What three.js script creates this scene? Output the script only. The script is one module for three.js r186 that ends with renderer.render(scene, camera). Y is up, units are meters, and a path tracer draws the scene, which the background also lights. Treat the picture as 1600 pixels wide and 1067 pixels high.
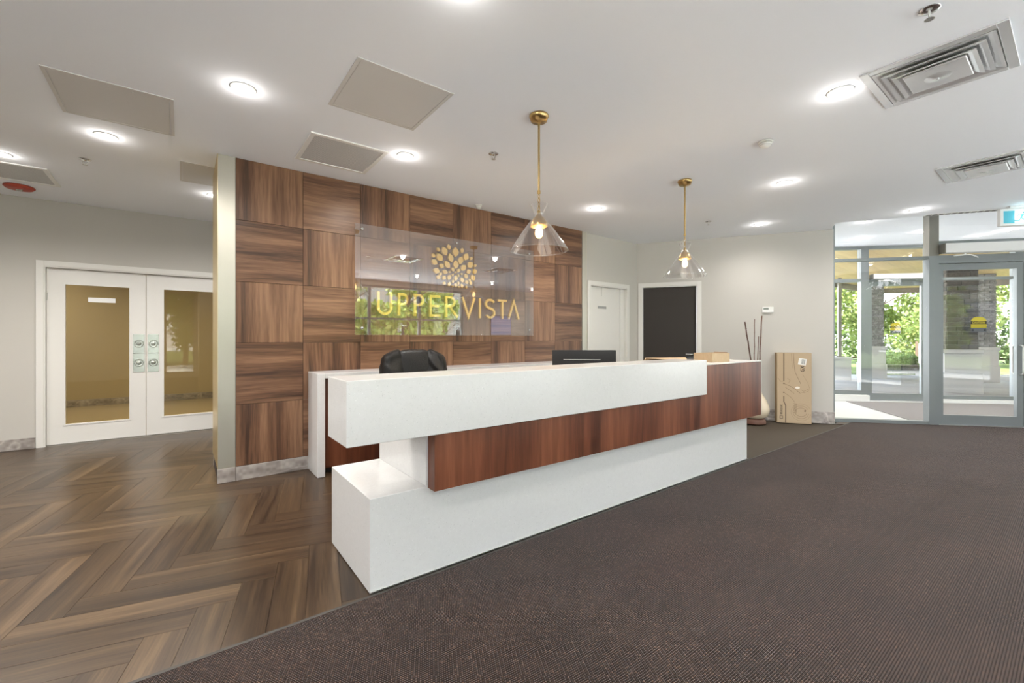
import * as THREE from 'three';
import { RoundedBoxGeometry } from 'three/addons/geometries/RoundedBoxGeometry.js';
import { mergeGeometries, mergeVertices } from 'three/addons/utils/BufferGeometryUtils.js';

// ------------------------------------------------------------------ camera, sky, sun, exposure
const scene = new THREE.Scene();
const renderer = new THREE.WebGLRenderer({ antialias: true });
renderer.toneMapping = THREE.LinearToneMapping;
renderer.toneMappingExposure = 1.63;
renderer.shadowMap.enabled = true;

const camera = new THREE.PerspectiveCamera(76.24, 1600 / 1067, 0.05, 300);
camera.position.set(-0.738, 1.265, 2.126);
camera.lookAt(-0.738 + 0.6049, 1.265, 2.126 - 0.7963);
camera.setViewOffset(1600, 1067, 0, 5.5, 1600, 1067);

const SKY = 3.9;                    // brightness of the hazy white sky
const SUN = 17;
const LAMP = 4.6;                    // candela-like strength of one recessed lamp
const LAMP_COLOR = new THREE.Color().setRGB(1.0, 0.955, 0.9);
const CEIL = 2.865;

const R = Math.PI / 180;
function rng(seed) { let s = seed >>> 0; return () => { s = (s + 0x6D2B79F5) | 0; let t = Math.imul(s ^ (s >>> 15), 1 | s); t = (t + Math.imul(t ^ (t >>> 7), 61 | t)) ^ t; return ((t ^ (t >>> 14)) >>> 0) / 4294967296; }; }
function noiser(seed) {
  const r = rng(seed), N = 256, g = new Float32Array(N * N).map(() => r());
  return (x, y, px = 256, py = 256) => {
    const ix = Math.floor(x), iy = Math.floor(y), fx = x - ix, fy = y - iy;
    const sx = fx * fx * (3 - 2 * fx), sy = fy * fy * (3 - 2 * fy), m = (a, p) => ((a % p) + p) % p;
    const x0 = m(ix, px), x1 = m(ix + 1, px), y0 = m(iy, py) * N, y1 = m(iy + 1, py) * N;
    return (g[y0 + x0] * (1 - sx) + g[y0 + x1] * sx) * (1 - sy) + (g[y1 + x0] * (1 - sx) + g[y1 + x1] * sx) * sy;
  };
}
{ // hazy summer sky: white near the horizon, pale blue above, soft cloud
  const W = 512, H = 256, d = new Float32Array(W * H * 4), n = noiser(5);
  for (let j = 0; j < H; j++) for (let i = 0; i < W; i++) {
    const el = ((j + 0.5) / H - 0.5) * Math.PI, s = Math.max(0, Math.sin(el)), k = (j * W + i) * 4;
    const c = 0.6 * n(i / 32, j / 12, 16, 256) + 0.4 * n(i / 12.8, j / 5, 40, 256), t = Math.min(1, s * 1.3) * (1 - 0.7 * Math.max(0, c - 0.4));
    d[k] = SKY * (1.08 - 0.46 * t); d[k + 1] = SKY * (1.09 - 0.30 * t); d[k + 2] = SKY * (1.1 - 0.08 * t); d[k + 3] = 1;
  }
  const t = new THREE.DataTexture(d, W, H, THREE.RGBAFormat, THREE.FloatType);
  t.mapping = THREE.EquirectangularReflectionMapping; t.magFilter = THREE.LinearFilter; t.needsUpdate = true;
  scene.background = t;
}
const sun = new THREE.DirectionalLight(new THREE.Color().setRGB(1, 0.965, 0.91), SUN);
sun.position.set(10 - 14, 34, 0 + 17); sun.target.position.set(10, 0, 0);
sun.castShadow = true;
Object.assign(sun.shadow.camera, { left: -34, right: 34, top: 34, bottom: -34, near: 1, far: 110 });
sun.shadow.mapSize.set(4096, 4096); sun.shadow.bias = -0.0004;
scene.add(sun, sun.target);

// ------------------------------------------------------------------ helpers
const used = {};
function numbered(n) { const k = used[n] = (used[n] ?? -1) + 1; return k ? n + '_' + String(k).padStart(3, '0') : n; }
function tag(o, label, category, group, kind) {
  if (label) o.userData.label = label;
  if (category) o.userData.category = category;
  if (group) o.userData.group = group;
  if (kind) o.userData.kind = kind;
  return o;
}
function thing(name, label, category, [x, y, z] = [0, 0, 0], deg = 0, group) {
  const o = new THREE.Group(); o.name = numbered(name); o.position.set(x, y, z); o.rotation.y = -deg * R; scene.add(o);
  return tag(o, label, category, group);
}
function struct(name, label, [x, y, z] = [0, 0, 0], deg = 0) {
  const o = new THREE.Group(); o.name = numbered(name); o.position.set(x, y, z); o.rotation.y = -deg * R; scene.add(o);
  return tag(o, label, null, null, 'structure');
}
function mesh(name, geo, mat, parent, pos, rot) {
  const m = new THREE.Mesh(geo, mat); m.name = parent ? name : numbered(name);
  if (pos) m.position.set(...pos);
  if (rot) m.rotation.set(...rot);
  m.castShadow = m.receiveShadow = true;
  (parent ?? scene).add(m);
  return m;
}
// uv in metres from the dominant axis of each face; turned = grain along y instead of x
function metric(g, { turned = false, ou = 0, ov = 0 } = {}) {
  const p = g.attributes.position, n = g.attributes.normal, uv = new Float32Array(p.count * 2);
  for (let i = 0; i < p.count; i++) {
    const ax = Math.abs(n.getX(i)), ay = Math.abs(n.getY(i)), az = Math.abs(n.getZ(i)); let u, v;
    if (ay >= ax && ay >= az) { u = p.getX(i); v = p.getZ(i); } else if (ax >= az) { u = p.getZ(i); v = p.getY(i); } else { u = p.getX(i); v = p.getY(i); }
    if (turned) [u, v] = [v, u];
    uv[i * 2] = u + ou; uv[i * 2 + 1] = v + ov;
  }
  g.setAttribute('uv', new THREE.BufferAttribute(uv, 2));
  return g;
}
const box = (w, h, d, o) => metric(new THREE.BoxGeometry(w, h, d), o);
const rbox = (w, h, d, r = 0.004, o) => metric(new RoundedBoxGeometry(w, h, d, 2, r), o);
// box from corner to corner
const span = (x0, x1, y0, y1, z0, z1, o) => metric(new THREE.BoxGeometry(x1 - x0, y1 - y0, z1 - z0).translate((x0 + x1) / 2, (y0 + y1) / 2, (z0 + z1) / 2), o);
const rspan = (x0, x1, y0, y1, z0, z1, r = 0.003, o) => metric(new RoundedBoxGeometry(x1 - x0, y1 - y0, z1 - z0, 2, r).translate((x0 + x1) / 2, (y0 + y1) / 2, (z0 + z1) / 2), o);
function poly(pts) { const s = new THREE.Shape(); pts.forEach(([x, y], i) => i ? s.lineTo(x, y) : s.moveTo(x, y)); s.closePath(); return s; }
function extr(shape, depth, opt = {}) { return new THREE.ExtrudeGeometry(shape, { depth, bevelEnabled: false, curveSegments: 12, ...opt }); }
// slab over a plan polygon given as [x, z], from y0 up to y1
function slab(pts, y0, y1, o) { return metric(extr(poly(pts.map(([x, z]) => [x, -z])), y1 - y0).rotateX(-Math.PI / 2).translate(0, y0, 0), o); }
function tube(pts, r, seg = 12, rad = 8, closed = false) { return new THREE.TubeGeometry(new THREE.CatmullRomCurve3(pts.map((p) => new THREE.Vector3(...p)), closed), seg, r, rad, closed); }
const lathe = (pts, n = 32) => new THREE.LatheGeometry(pts.map(([x, y]) => new THREE.Vector2(x, y)), n);
const cyl = (r0, r1, h, n = 24) => new THREE.CylinderGeometry(r0, r1, h, n);
function clipPoly(pts, nx, ny, c) { // keep nx*x + ny*y <= c
  const out = [];
  for (let i = 0; i < pts.length; i++) {
    const a = pts[i], b = pts[(i + 1) % pts.length], da = nx * a[0] + ny * a[1] - c, db = nx * b[0] + ny * b[1] - c;
    if (da <= 0) out.push(a);
    if (da * db < 0) { const t = da / (da - db); out.push([a[0] + (b[0] - a[0]) * t, a[1] + (b[1] - a[1]) * t]); }
  }
  return out;
}

// ------------------------------------------------------------------ textures
function texture(W, H, size, fn, srgb = true, sizeY = size) {
  const d = new Uint8Array(W * H * 4);
  for (let j = 0; j < H; j++) for (let i = 0; i < W; i++) {
    const c = fn(i / W, j / H, i, j), k = (j * W + i) * 4;
    for (let q = 0; q < 3; q++) d[k + q] = Math.max(0, Math.min(255, Array.isArray(c) ? c[q] : c));
    d[k + 3] = 255;
  }
  const t = new THREE.DataTexture(d, W, H);
  t.wrapS = t.wrapT = THREE.RepeatWrapping; t.magFilter = THREE.LinearFilter; t.minFilter = THREE.LinearMipmapLinearFilter; t.generateMipmaps = true;
  if (srgb) t.colorSpace = THREE.SRGBColorSpace;
  t.repeat.set(1 / size, 1 / sizeY); t.needsUpdate = true;
  return t;
}
function ramp(stops, t) {
  t = Math.max(0, Math.min(0.9999, t)) * (stops.length - 1); const i = Math.floor(t), f = t - i;
  return stops[i].map((v, q) => v + (stops[i + 1][q] - v) * f);
}
function woodTexture(seed, W, H, su, sv, stops, { bands = 8, warp = 0.5, fine = 1, contrast = 1 } = {}) {
  const a = noiser(seed), b = noiser(seed + 1), c = noiser(seed + 2);
  return texture(W, H, su, (u, v) => {
    const w = v * bands + warp * (a(u * 2, v * 4, 2, 4) - 0.5) * 2 + 0.12 * warp * a(u * 6, v * 9, 6, 9);
    let t = 0.42 * b(u * 1, w, 1, bands) + 0.33 * b(u * 2 + 7, w * 3, 2, bands * 3) + 0.25 * c(u * 3, w * 8, 3, bands * 8);
    t = 0.5 + (t - 0.5) * 1.9 * contrast;
    const f = (c(u * 8, v * 170, 8, 170) - 0.5) * 0.22 * fine + (a(u * 20, v * 250, 20, 250) - 0.5) * 0.14 * fine;
    return ramp(stops, t + f);
  }, true, sv);
}
const T = {};
T.tile = woodTexture(11, 1024, 1024, 1.1, 1.1, [[74, 54, 43], [112, 84, 65], [142, 111, 88], [166, 134, 108]], { bands: 9, warp: 0.22, contrast: 0.78, fine: 1.1 });
T.walnut = woodTexture(23, 1024, 1024, 1.3, 1.3, [[84, 44, 28], [116, 66, 44], [143, 86, 59], [166, 107, 77]], { bands: 9, warp: 0.15, contrast: 0.6, fine: 0.8 });
T.plank = woodTexture(31, 1024, 1024, 1.2, 0.9, [[66, 50, 37], [94, 75, 56], [114, 93, 70], [140, 117, 91]], { bands: 11, warp: 0.28, contrast: 0.8, fine: 1.5 });
{
  const r = rng(3), n = noiser(41), M = 1024;
  const sp = new Float32Array(M * M).fill(0);
  for (let k = 0; k < 9000; k++) {
    const x = Math.floor(r() * M), y = Math.floor(r() * M), s = 1 + Math.floor(r() * r() * 4), v = r() < 0.6 ? -10 - r() * 16 : 6 + r() * 14;
    for (let j = 0; j < s; j++) for (let i = 0; i < s; i++) sp[((y + j) % M) * M + (x + i) % M] = v;
  }
  T.quartz = texture(M, M, 0.9, (u, v, i, j) => { const b = 224 + (n(u * 60, v * 60, 60, 60) - 0.5) * 3 + sp[j * M + i]; return [b + 1, b - 1, b - 5]; });
}
{
  const n = noiser(51), m = noiser(52);
  T.marble = texture(512, 512, 0.8, (u, v) => {
    const w = u * 6 + v * 3 + 2.2 * n(u * 4, v * 5, 4, 5), t = 0.6 * m(w, v * 12, 256, 12) + 0.4 * n(u * 30, v * 30, 30, 30);
    const vein = Math.pow(1 - Math.abs(2 * m(u * 5, v * 9 + 2 * n(u * 5, v * 5, 5, 5), 5, 256) - 1), 10);
    return ramp([[124, 117, 112], [160, 153, 148], [190, 184, 179]], t * 1.2 - 0.1).map((c) => c + vein * 34);
  });
}
{
  const M = 2048, C = 150, r = rng(77), n = noiser(61), n2 = noiser(62);
  const tone = new Float32Array(C * C).map(() => r()), loops = (u, v) => {
    const x = u * C, y = v * C, iy = Math.floor(y), xs = x + 0.5 * (iy & 1), ix = Math.floor(xs) % C;
    const dx = xs - Math.floor(xs) - 0.5, dy = y - iy - 0.5, k = tone[(iy % C) * C + ix];
    return [Math.max(0, 1 - 3.6 * (dx * dx * 1.15 + dy * dy)), k];
  };
  T.carpet = texture(M, M, 1.35, (u, v, i, j) => {
    const [h, k] = loops(u, v), f = n(i / 1.7, j / 1.7, 256, 256) - 0.5, big = n2(u * 5, v * 5, 5, 5) - 0.5;
    let t = 0.08 + 0.34 * h + 0.34 * (k - 0.5) * (0.4 + h) + 0.3 * f + 0.12 * big + (k > 0.9 ? 0.3 * h : 0);
    return ramp([[40, 30, 26], [82, 66, 57], [124, 104, 92], [172, 152, 138]], t);
  });
  T.carpetBump = texture(M / 2, M / 2, 1.35, (u, v) => loops(u, v)[0] * 255, false);
}
{
  const n = noiser(71);
  T.paint = texture(256, 256, 0.5, (u, v) => 110 + 60 * n(u * 90, v * 90, 90, 90) + 40 * n(u * 30, v * 30, 30, 30), false);
  T.kraft = texture(512, 512, 0.6, (u, v) => { const b = (n(u * 120, v * 20, 120, 20) - 0.5) * 10 + (n(u * 8, v * 8, 8, 8) - 0.5) * 8; return [186 + b, 164 + b, 134 + b]; });
  T.leather = texture(512, 512, 0.25, (u, v) => 255 * (0.5 * n(u * 70, v * 70, 70, 70) + 0.5 * n(u * 33 + 3, v * 33, 33, 33)), false);
  T.brushed = texture(256, 512, 0.4, (u, v) => 130 + 60 * n(u * 3, v * 180, 3, 180), false);
  T.mesh = texture(256, 256, 0.16, (u, v) => { const a = (u * 16) % 1 - 0.5, b = (v * 16) % 1 - 0.5; return Math.abs(a) < 0.33 && Math.abs(b) < 0.33 ? [176, 177, 177] : [214, 214, 213]; });
  T.stoneGrain = texture(512, 512, 0.9, (u, v) => { const b = 150 + (n(u * 60, v * 60, 60, 60) - 0.5) * 50 + (n(u * 9, v * 14, 9, 14) - 0.5) * 50; return [b, b * 0.98, b * 0.95]; });
  T.ground = texture(512, 512, 4, (u, v) => { const b = 212 + (n(u * 120, v * 120, 120, 120) - 0.5) * 18 + (n(u * 6, v * 6, 6, 6) - 0.5) * 14; return [b, b, b * 0.985]; });
  T.grass = texture(512, 512, 3, (u, v) => { const t = 0.5 * n(u * 130, v * 130, 130, 130) + 0.5 * n(u * 10, v * 10, 10, 10); return ramp([[56, 74, 30], [92, 112, 48], [126, 140, 72]], t); });
  T.gravel = texture(512, 512, 1.5, (u, v) => { const t = n(u * 70, v * 70, 70, 70); return ramp([[90, 86, 82], [140, 136, 130], [190, 186, 180]], t); });
  T.soffit = woodTexture(81, 512, 512, 1.2, 1.2, [[168, 140, 84], [190, 162, 104], [204, 178, 122]], { bands: 8, warp: 0.3, contrast: 0.7 });
}
function canvasTexture(w, h, draw) {
  const c = document.createElement('canvas'); c.width = w; c.height = h; draw(c.getContext('2d'), w, h);
  const t = new THREE.CanvasTexture(c); t.colorSpace = THREE.SRGBColorSpace; return t;
}

// ------------------------------------------------------------------ materials
const std = (o) => new THREE.MeshStandardMaterial(o);
const lin = (r, g, b) => new THREE.Color().setRGB(r, g, b);
const M = {
  ceiling: std({ color: lin(0.875, 0.90, 0.945), roughness: 0.95 }),
  wall: std({ color: lin(0.56, 0.542, 0.505), roughness: 0.9, bumpMap: T.paint, bumpScale: 0.0004 }),
  wallTan: std({ color: lin(0.52, 0.44, 0.29), roughness: 0.9 }),
  white: std({ color: lin(0.76, 0.75, 0.72), roughness: 0.45 }),
  plasticWhite: std({ color: lin(0.8, 0.8, 0.78), roughness: 0.4 }),
  tile: std({ map: T.tile, color: lin(0.84, 0.75, 0.68), roughness: 0.36 }),
  core: std({ color: lin(0.05, 0.035, 0.025), roughness: 0.9 }),
  walnut: std({ map: T.walnut, color: lin(0.68, 0.66, 0.66), roughness: 0.34 }),
  walnutDark: std({ map: T.walnut, color: lin(0.55, 0.5, 0.47), roughness: 0.4 }),
  quartz: std({ map: T.quartz, color: lin(0.90, 0.915, 0.94), roughness: 0.2 }),
  planks: [0.46, 0.41, 0.50, 0.37].map((k, i) => std({ map: T.plank, color: lin(k, k * (i % 2 ? 0.92 : 0.94), k * (i % 2 ? 0.83 : 0.86)), roughness: 0.32 })),
  subfloor: std({ color: lin(0.06, 0.045, 0.03), roughness: 0.8 }),
  carpet: new THREE.MeshPhysicalMaterial({ map: T.carpet, color: lin(0.45, 0.35, 0.29), sheen: 0.85, sheenRoughness: 0.28, sheenColor: lin(0.62, 0.55, 0.54), bumpMap: T.carpetBump, bumpScale: 0.004, roughness: 1 }),
  marble: std({ map: T.marble, roughness: 0.3 }),
  brass: std({ color: lin(0.86, 0.68, 0.36), metalness: 1, roughness: 0.3, bumpMap: T.brushed, bumpScale: 0.0002 }),
  brassLit: std({ color: lin(0.58, 0.56, 0.49), metalness: 1, roughness: 0.42 }),  // same brass, its reflected window light put into a paler colour
  antiqueBrass: std({ color: lin(0.52, 0.36, 0.15), metalness: 1, roughness: 0.28 }),
  gold: std({ color: lin(0.90, 0.62, 0.17), metalness: 0.75, roughness: 0.38 }),
  chrome: std({ color: lin(0.8, 0.8, 0.81), metalness: 1, roughness: 0.16 }),
  aluminium: std({ color: lin(0.84, 0.84, 0.85), metalness: 0.6, roughness: 0.2 }),
  steel: std({ color: lin(0.62, 0.62, 0.6), metalness: 1, roughness: 0.35 }),
  frame: std({ color: lin(0.27, 0.295, 0.30), metalness: 0.55, roughness: 0.42 }),
  frameBronze: std({ color: lin(0.25, 0.24, 0.21), metalness: 0.55, roughness: 0.4 }),
  darkDoor: std({ color: lin(0.024, 0.018, 0.014), roughness: 0.6 }),
  black: std({ color: lin(0.012, 0.012, 0.012), roughness: 0.4 }),
  leather: new THREE.MeshPhysicalMaterial({ specularIntensity: 0.7, color: lin(0.010, 0.0095, 0.009), roughness: 0.4, bumpMap: T.leather, bumpScale: 0.0015 }),
  kraft: std({ map: T.kraft, roughness: 0.9 }),
  kraftDark: std({ color: lin(0.30, 0.19, 0.10), roughness: 0.9 }),
  paper: std({ color: lin(0.85, 0.85, 0.84), roughness: 0.8 }),
  grille: std({ map: T.mesh, roughness: 0.7 }),
  access: std({ color: lin(0.64, 0.625, 0.605), roughness: 0.8 }),
  red: std({ color: lin(0.42, 0.06, 0.03), roughness: 0.45 }),
  ceramic: std({ color: lin(0.66, 0.57, 0.43), roughness: 0.25 }),
  redwood: std({ color: lin(0.16, 0.075, 0.05), roughness: 0.5 }),
  twig: std({ color: lin(0.10, 0.045, 0.03), roughness: 0.7 }),
  lamp: std({ color: 0x000000, emissive: LAMP_COLOR, emissiveIntensity: 5 }),
  bulb: std({ color: 0x000000, emissive: lin(1, 0.66, 0.30), emissiveIntensity: 3.5 }),
  filament: std({ color: 0x000000, emissive: lin(1, 0.8, 0.5), emissiveIntensity: 9 }),
  glass: new THREE.MeshPhysicalMaterial({ color: 0xffffff, transmission: 1, thickness: 0, roughness: 0, ior: 1.42 }),
  signGlass: new THREE.MeshPhysicalMaterial({ color: 0xffffff, transmission: 1, thickness: 0, roughness: 0, ior: 2.333 }),
  bronzeGlass: new THREE.MeshPhysicalMaterial({ color: lin(0.92, 0.86, 0.70), transmission: 1, thickness: 0, roughness: 0.02, ior: 1.4 }),
  lampGlass: new THREE.MeshPhysicalMaterial({ color: 0xffffff, transmission: 1, thickness: 0, roughness: 0, ior: 2.0 }),
  clearPlastic: std({ color: lin(0.46, 0.49, 0.45), metalness: 0.6, roughness: 0.22 }),
  stone: [[0.50, 0.46, 0.41], [0.42, 0.39, 0.35], [0.56, 0.50, 0.43], [0.34, 0.32, 0.30]].map((c) => std({ map: T.stoneGrain, color: lin(...c).multiplyScalar(0.42), roughness: 0.9 })),
  mortar: std({ color: lin(0.2, 0.19, 0.175), roughness: 1 }),
  brick: std({ map: T.stoneGrain, color: lin(0.66, 0.69, 0.74), roughness: 0.9 }),  // sunlight is put into this pale colour; the columns stand in canopy shade
  limestone: std({ color: lin(0.46, 0.46, 0.45), roughness: 0.8 }),
  ground: std({ map: T.ground, roughness: 0.95 }),
  grass: std({ map: T.grass, roughness: 1 }),
  gravel: std({ map: T.gravel, roughness: 1 }),
  soffit: std({ map: T.soffit, roughness: 0.45 }),
  fascia: std({ color: lin(0.16, 0.13, 0.10), roughness: 0.7 }),
  tileWhite: std({ color: lin(0.72, 0.72, 0.70), roughness: 0.35 }),
  mat: std({ color: lin(0.28, 0.26, 0.25), roughness: 1, bumpMap: T.carpetBump, bumpScale: 0.003 }),
  bark: std({ color: lin(0.16, 0.11, 0.08), roughness: 1 }),
  leaf: new THREE.MeshPhysicalMaterial({ color: lin(0.23, 0.32, 0.075), roughness: 0.8, transmission: 0.4, thickness: 0, side: THREE.DoubleSide }),
  leafDark: new THREE.MeshPhysicalMaterial({ color: lin(0.15, 0.25, 0.07), roughness: 0.8, transmission: 0.3, thickness: 0, side: THREE.DoubleSide }),
  leafLit: new THREE.MeshPhysicalMaterial({ color: lin(0.40, 0.52, 0.12), roughness: 0.8, transmission: 0.4, thickness: 0, side: THREE.DoubleSide }),  // same leaf made paler: brightness for the reflected trees put into the colour
  house: std({ color: lin(0.36, 0.34, 0.32), roughness: 0.9 }),
  houseBrown: std({ color: lin(0.34, 0.20, 0.12), roughness: 0.8 }),
};

// ------------------------------------------------------------------ room shell
const FAR = [5.43, 0, -2.48], FAR_DEG = 58.1;           // angled end wall
const GL = [7.15, 0, -0.19], GL_DEG = 48.5;             // entrance glazing
const IN = [9.85, 0, -1.05], IN_DEG = 45.5;             // inner vestibule glazing
const along = ([x, , z], deg, t, s = 0) => [x + Math.cos(deg * R) * t - Math.sin(deg * R) * s, z + Math.sin(deg * R) * t + Math.cos(deg * R) * s];   // t along, s towards the lobby

function wallWithHoles(name, label, pos, deg, x0, x1, h, holes, mat, thick) {
  const s = poly([[x0, 0], [x1, 0], [x1, h], [x0, h]]);
  for (const [a, b, c, d] of holes) { const p = new THREE.Path(); p.moveTo(a, c); p.lineTo(a, d); p.lineTo(b, d); p.lineTo(b, c); p.closePath(); s.holes.push(p); }
  const g = metric(extr(s, thick).translate(0, 0, -thick)), o = struct(name, label, pos, deg);
  mesh('wall_surface', g, mat, o);
  return o;
}
function baseboard(parent, x0, x1, h, z = 0) {
  const n = Math.max(1, Math.round((x1 - x0) / 0.6)), w = (x1 - x0) / n;
  for (let i = 0; i < n; i++) mesh('baseboard_tile', rspan(x0 + i * w + 0.0008, x0 + (i + 1) * w - 0.0008, 0.001, h, z, z + 0.014, 0.002, { ou: i * 0.37, ov: i * 0.21 }), M.marble, parent);
}
function casing(parent, x0, x1, h, w = 0.065, deep = 0.15) {   // x0..x1 is the opening
  mesh('casing', rspan(x0 - w, x0, 0, h + w, 0, 0.018), M.white, parent);
  mesh('casing', rspan(x1, x1 + w, 0, h + w, 0, 0.018), M.white, parent);
  mesh('casing', rspan(x0, x1, h, h + w, 0, 0.018), M.white, parent);
  mesh('door_jamb', span(x0, x0 + 0.012, 0, h - 0.012, -deep, 0.008), M.white, parent);
  mesh('door_jamb', span(x1 - 0.012, x1, 0, h - 0.012, -deep, 0.008), M.white, parent);
  mesh('door_jamb', span(x0, x1, h - 0.012, h, -deep, 0.008), M.white, parent);
}

// floor: slab, herringbone planks
const floor = struct('floor', 'dark oak herringbone plank floor around the reception desk');
mesh('subfloor', slab([[-4.75, -9.4], [1.4, -9.4], [1.4, -2.6], [5.4, -2.6], [7.0, -0.15], along(GL, GL_DEG, 0.0), along(GL, GL_DEG, 7.0), [11.8, 5.15], [-4.75, 5.15]], -0.03, -0.008), M.subfloor, floor);
{
  const W = 0.155, L = 0.85, A = 13.5 * R, c = Math.cos(A), s = Math.sin(A), gap = 0.0008, rr = rng(9);
  const geoms = []; // shared plank shapes: a few cuts from the same veneer
  const plank = (pts, long, u0, v0) => {  // pts in (e, y); y points away from the camera
    const g = extr(poly(pts), 0.008, {}), p = g.attributes.position, uv = new Float32Array(p.count * 2);
    for (let i = 0; i < p.count; i++) { const e = p.getX(i), y = p.getY(i); uv[2 * i] = (long ? e : y) + u0; uv[2 * i + 1] = (long ? y : e) + v0; }
    g.setAttribute('uv', new THREE.BufferAttribute(uv, 2));
    return g.rotateX(-Math.PI / 2).rotateY(-A).translate(0, -0.008, 0);
  };
  // e axis = (c, s) in (x, z); y axis = (s, -c)
  const toXZ = ([e, y]) => [e * c + y * s, e * s - y * c], toEY = ([x, z]) => [x * c + z * s, x * s - z * c];
  const zones = [[[-4.6, -5.2], [4.0, -5.2], [4.0, 0.012], [-4.6, 0.012]], [[4.0, -2.48], [5.43, -2.48], along(FAR, FAR_DEG, 2.78), along(GL, GL_DEG, 0.05, 0.06), along(GL, GL_DEG, 0.30, 0.06), [4.0, 0.012]]]
    .map((z) => z.map(toEY));
  const e00 = -0.515 - W, y00 = 1.156 - W;
  const inView = (pts) => { // a plank that the photograph can show: drop those outside its frame or wholly under the desk or wall block
    const cx = pts.reduce((a, p) => a + p[0], 0) / pts.length, cz = pts.reduce((a, p) => a + p[1], 0) / pts.length;
    const dx = cx + 0.738, dz = cz - 2.126, f = dx * 0.6049 - dz * 0.7963, r = dx * 0.7963 + dz * 0.6049;
    if (f < 0.5 || r / f < -1.75 || r / f > 1.4) return false;
    if (cx > 0.35 && cx < 3.9 && cz < 0.35 && cz > -5.3) return false;
    return true;
  };
  let count = 0; const rest = [];
  for (let i = -60; i < 60; i++) for (let j = -12; j < 12; j++) for (let k = 0; k < 2; k++) {
    const e0 = e00 + i * W + j * L, y0 = y00 + i * W - j * L;
    const q = k ? [[e0 + L, y0 + W - L], [e0 + L + W, y0 + W - L], [e0 + L + W, y0 + W], [e0 + L, y0 + W]] : [[e0, y0], [e0 + L, y0], [e0 + L, y0 + W], [e0, y0 + W]];
    const m = [(q[0][0] + q[2][0]) / 2, (q[0][1] + q[2][1]) / 2];
    const inset = q.map(([e, y]) => [e + Math.sign(m[0] - e) * gap, y + Math.sign(m[1] - y) * gap]);
    const u0 = rr() * 3, v0 = rr() * 3, mi = Math.floor(rr() * 4);
    for (const z of zones) {
      let p = inset;
      for (let h = 0; h < z.length && p.length; h++) { // convex zone, either winding
        const a = z[h], b = z[(h + 1) % z.length], o = z[(h + 2) % z.length];
        let nx = b[1] - a[1], ny = a[0] - b[0], cc = nx * a[0] + ny * a[1];
        if (nx * o[0] + ny * o[1] > cc) { nx = -nx; ny = -ny; cc = -cc; }
        p = clipPoly(p, nx, ny, cc);
      }
      if (p.length < 3) continue;
      let area = 0; for (let h = 0; h < p.length; h++) { const a = p[h], b = p[(h + 1) % p.length]; area += a[0] * b[1] - b[0] * a[1]; }
      if (area < 0) { p.reverse(); area = -area; }
      if (area < 0.0006) continue;
      const g = plank(p, !k, u0, v0);
      if (inView(p.map(toXZ)) && count < 298) { count++; mesh('plank', g, M.planks[mi], floor); } else rest.push(g);
    }
  }
  const r = mesh('further_planks', mergeGeometries(rest), M.planks[0], floor); r.userData.kind = 'stuff';
}
// the carpet laid along the front of the desk
{
  const c = thing('entrance_carpet', 'brown flecked loop-pile carpet with a dark metal edge strip in front of the desk', 'carpet');
  const g = slab([[-4.6, 0.03], [along(GL, GL_DEG, 0.36, 0.06)[0], 0.03], along(GL, GL_DEG, 0.36, 0.06), along(GL, GL_DEG, 6.75, 0.06), [11.4, 4.99], [-4.59, 4.99]], -0.007, 0.006);
  mesh('carpet_pile', g, M.carpet, c);
  mesh('edge_strip', span(-4.6, 7.35, -0.007, 0.007, 0.0125, 0.0295), std({ color: lin(0.05, 0.045, 0.04), roughness: 0.6 }), c);
}

// ceiling
const edge = [[6.9, -0.12], [6.74, -0.075], [6.62, -0.02], [6.545, 0.035], [6.53, 0.1], [6.6, 0.2], [7.025, 0.845], [7.435, 1.47], [8.1, 2.49], [8.6, 3.0], [10.65, 5.15]];
const ceiling = struct('ceiling', 'smooth light grey painted ceiling with recessed lamps over the lobby');
mesh('ceiling_surface', slab([[-4.75, -5.31], [1.4, -5.31], [5.2, -5.31], [5.55, -2.62], ...edge, [-4.75, 5.15]], CEIL, CEIL + 0.25), M.ceiling, ceiling);
const vceil = struct('ceiling', 'white vestibule ceiling beyond the entrance glazing');
mesh('ceiling_surface', slab([[6.3, -0.3], along(IN, IN_DEG, -1.6, -0.15), along(IN, IN_DEG, 8.4, -0.15), [12.6, 7.2], [8.5, 5.15], [6.3, 1.5]], CEIL + 0.251, CEIL + 0.5), M.ceiling, vceil);

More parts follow.
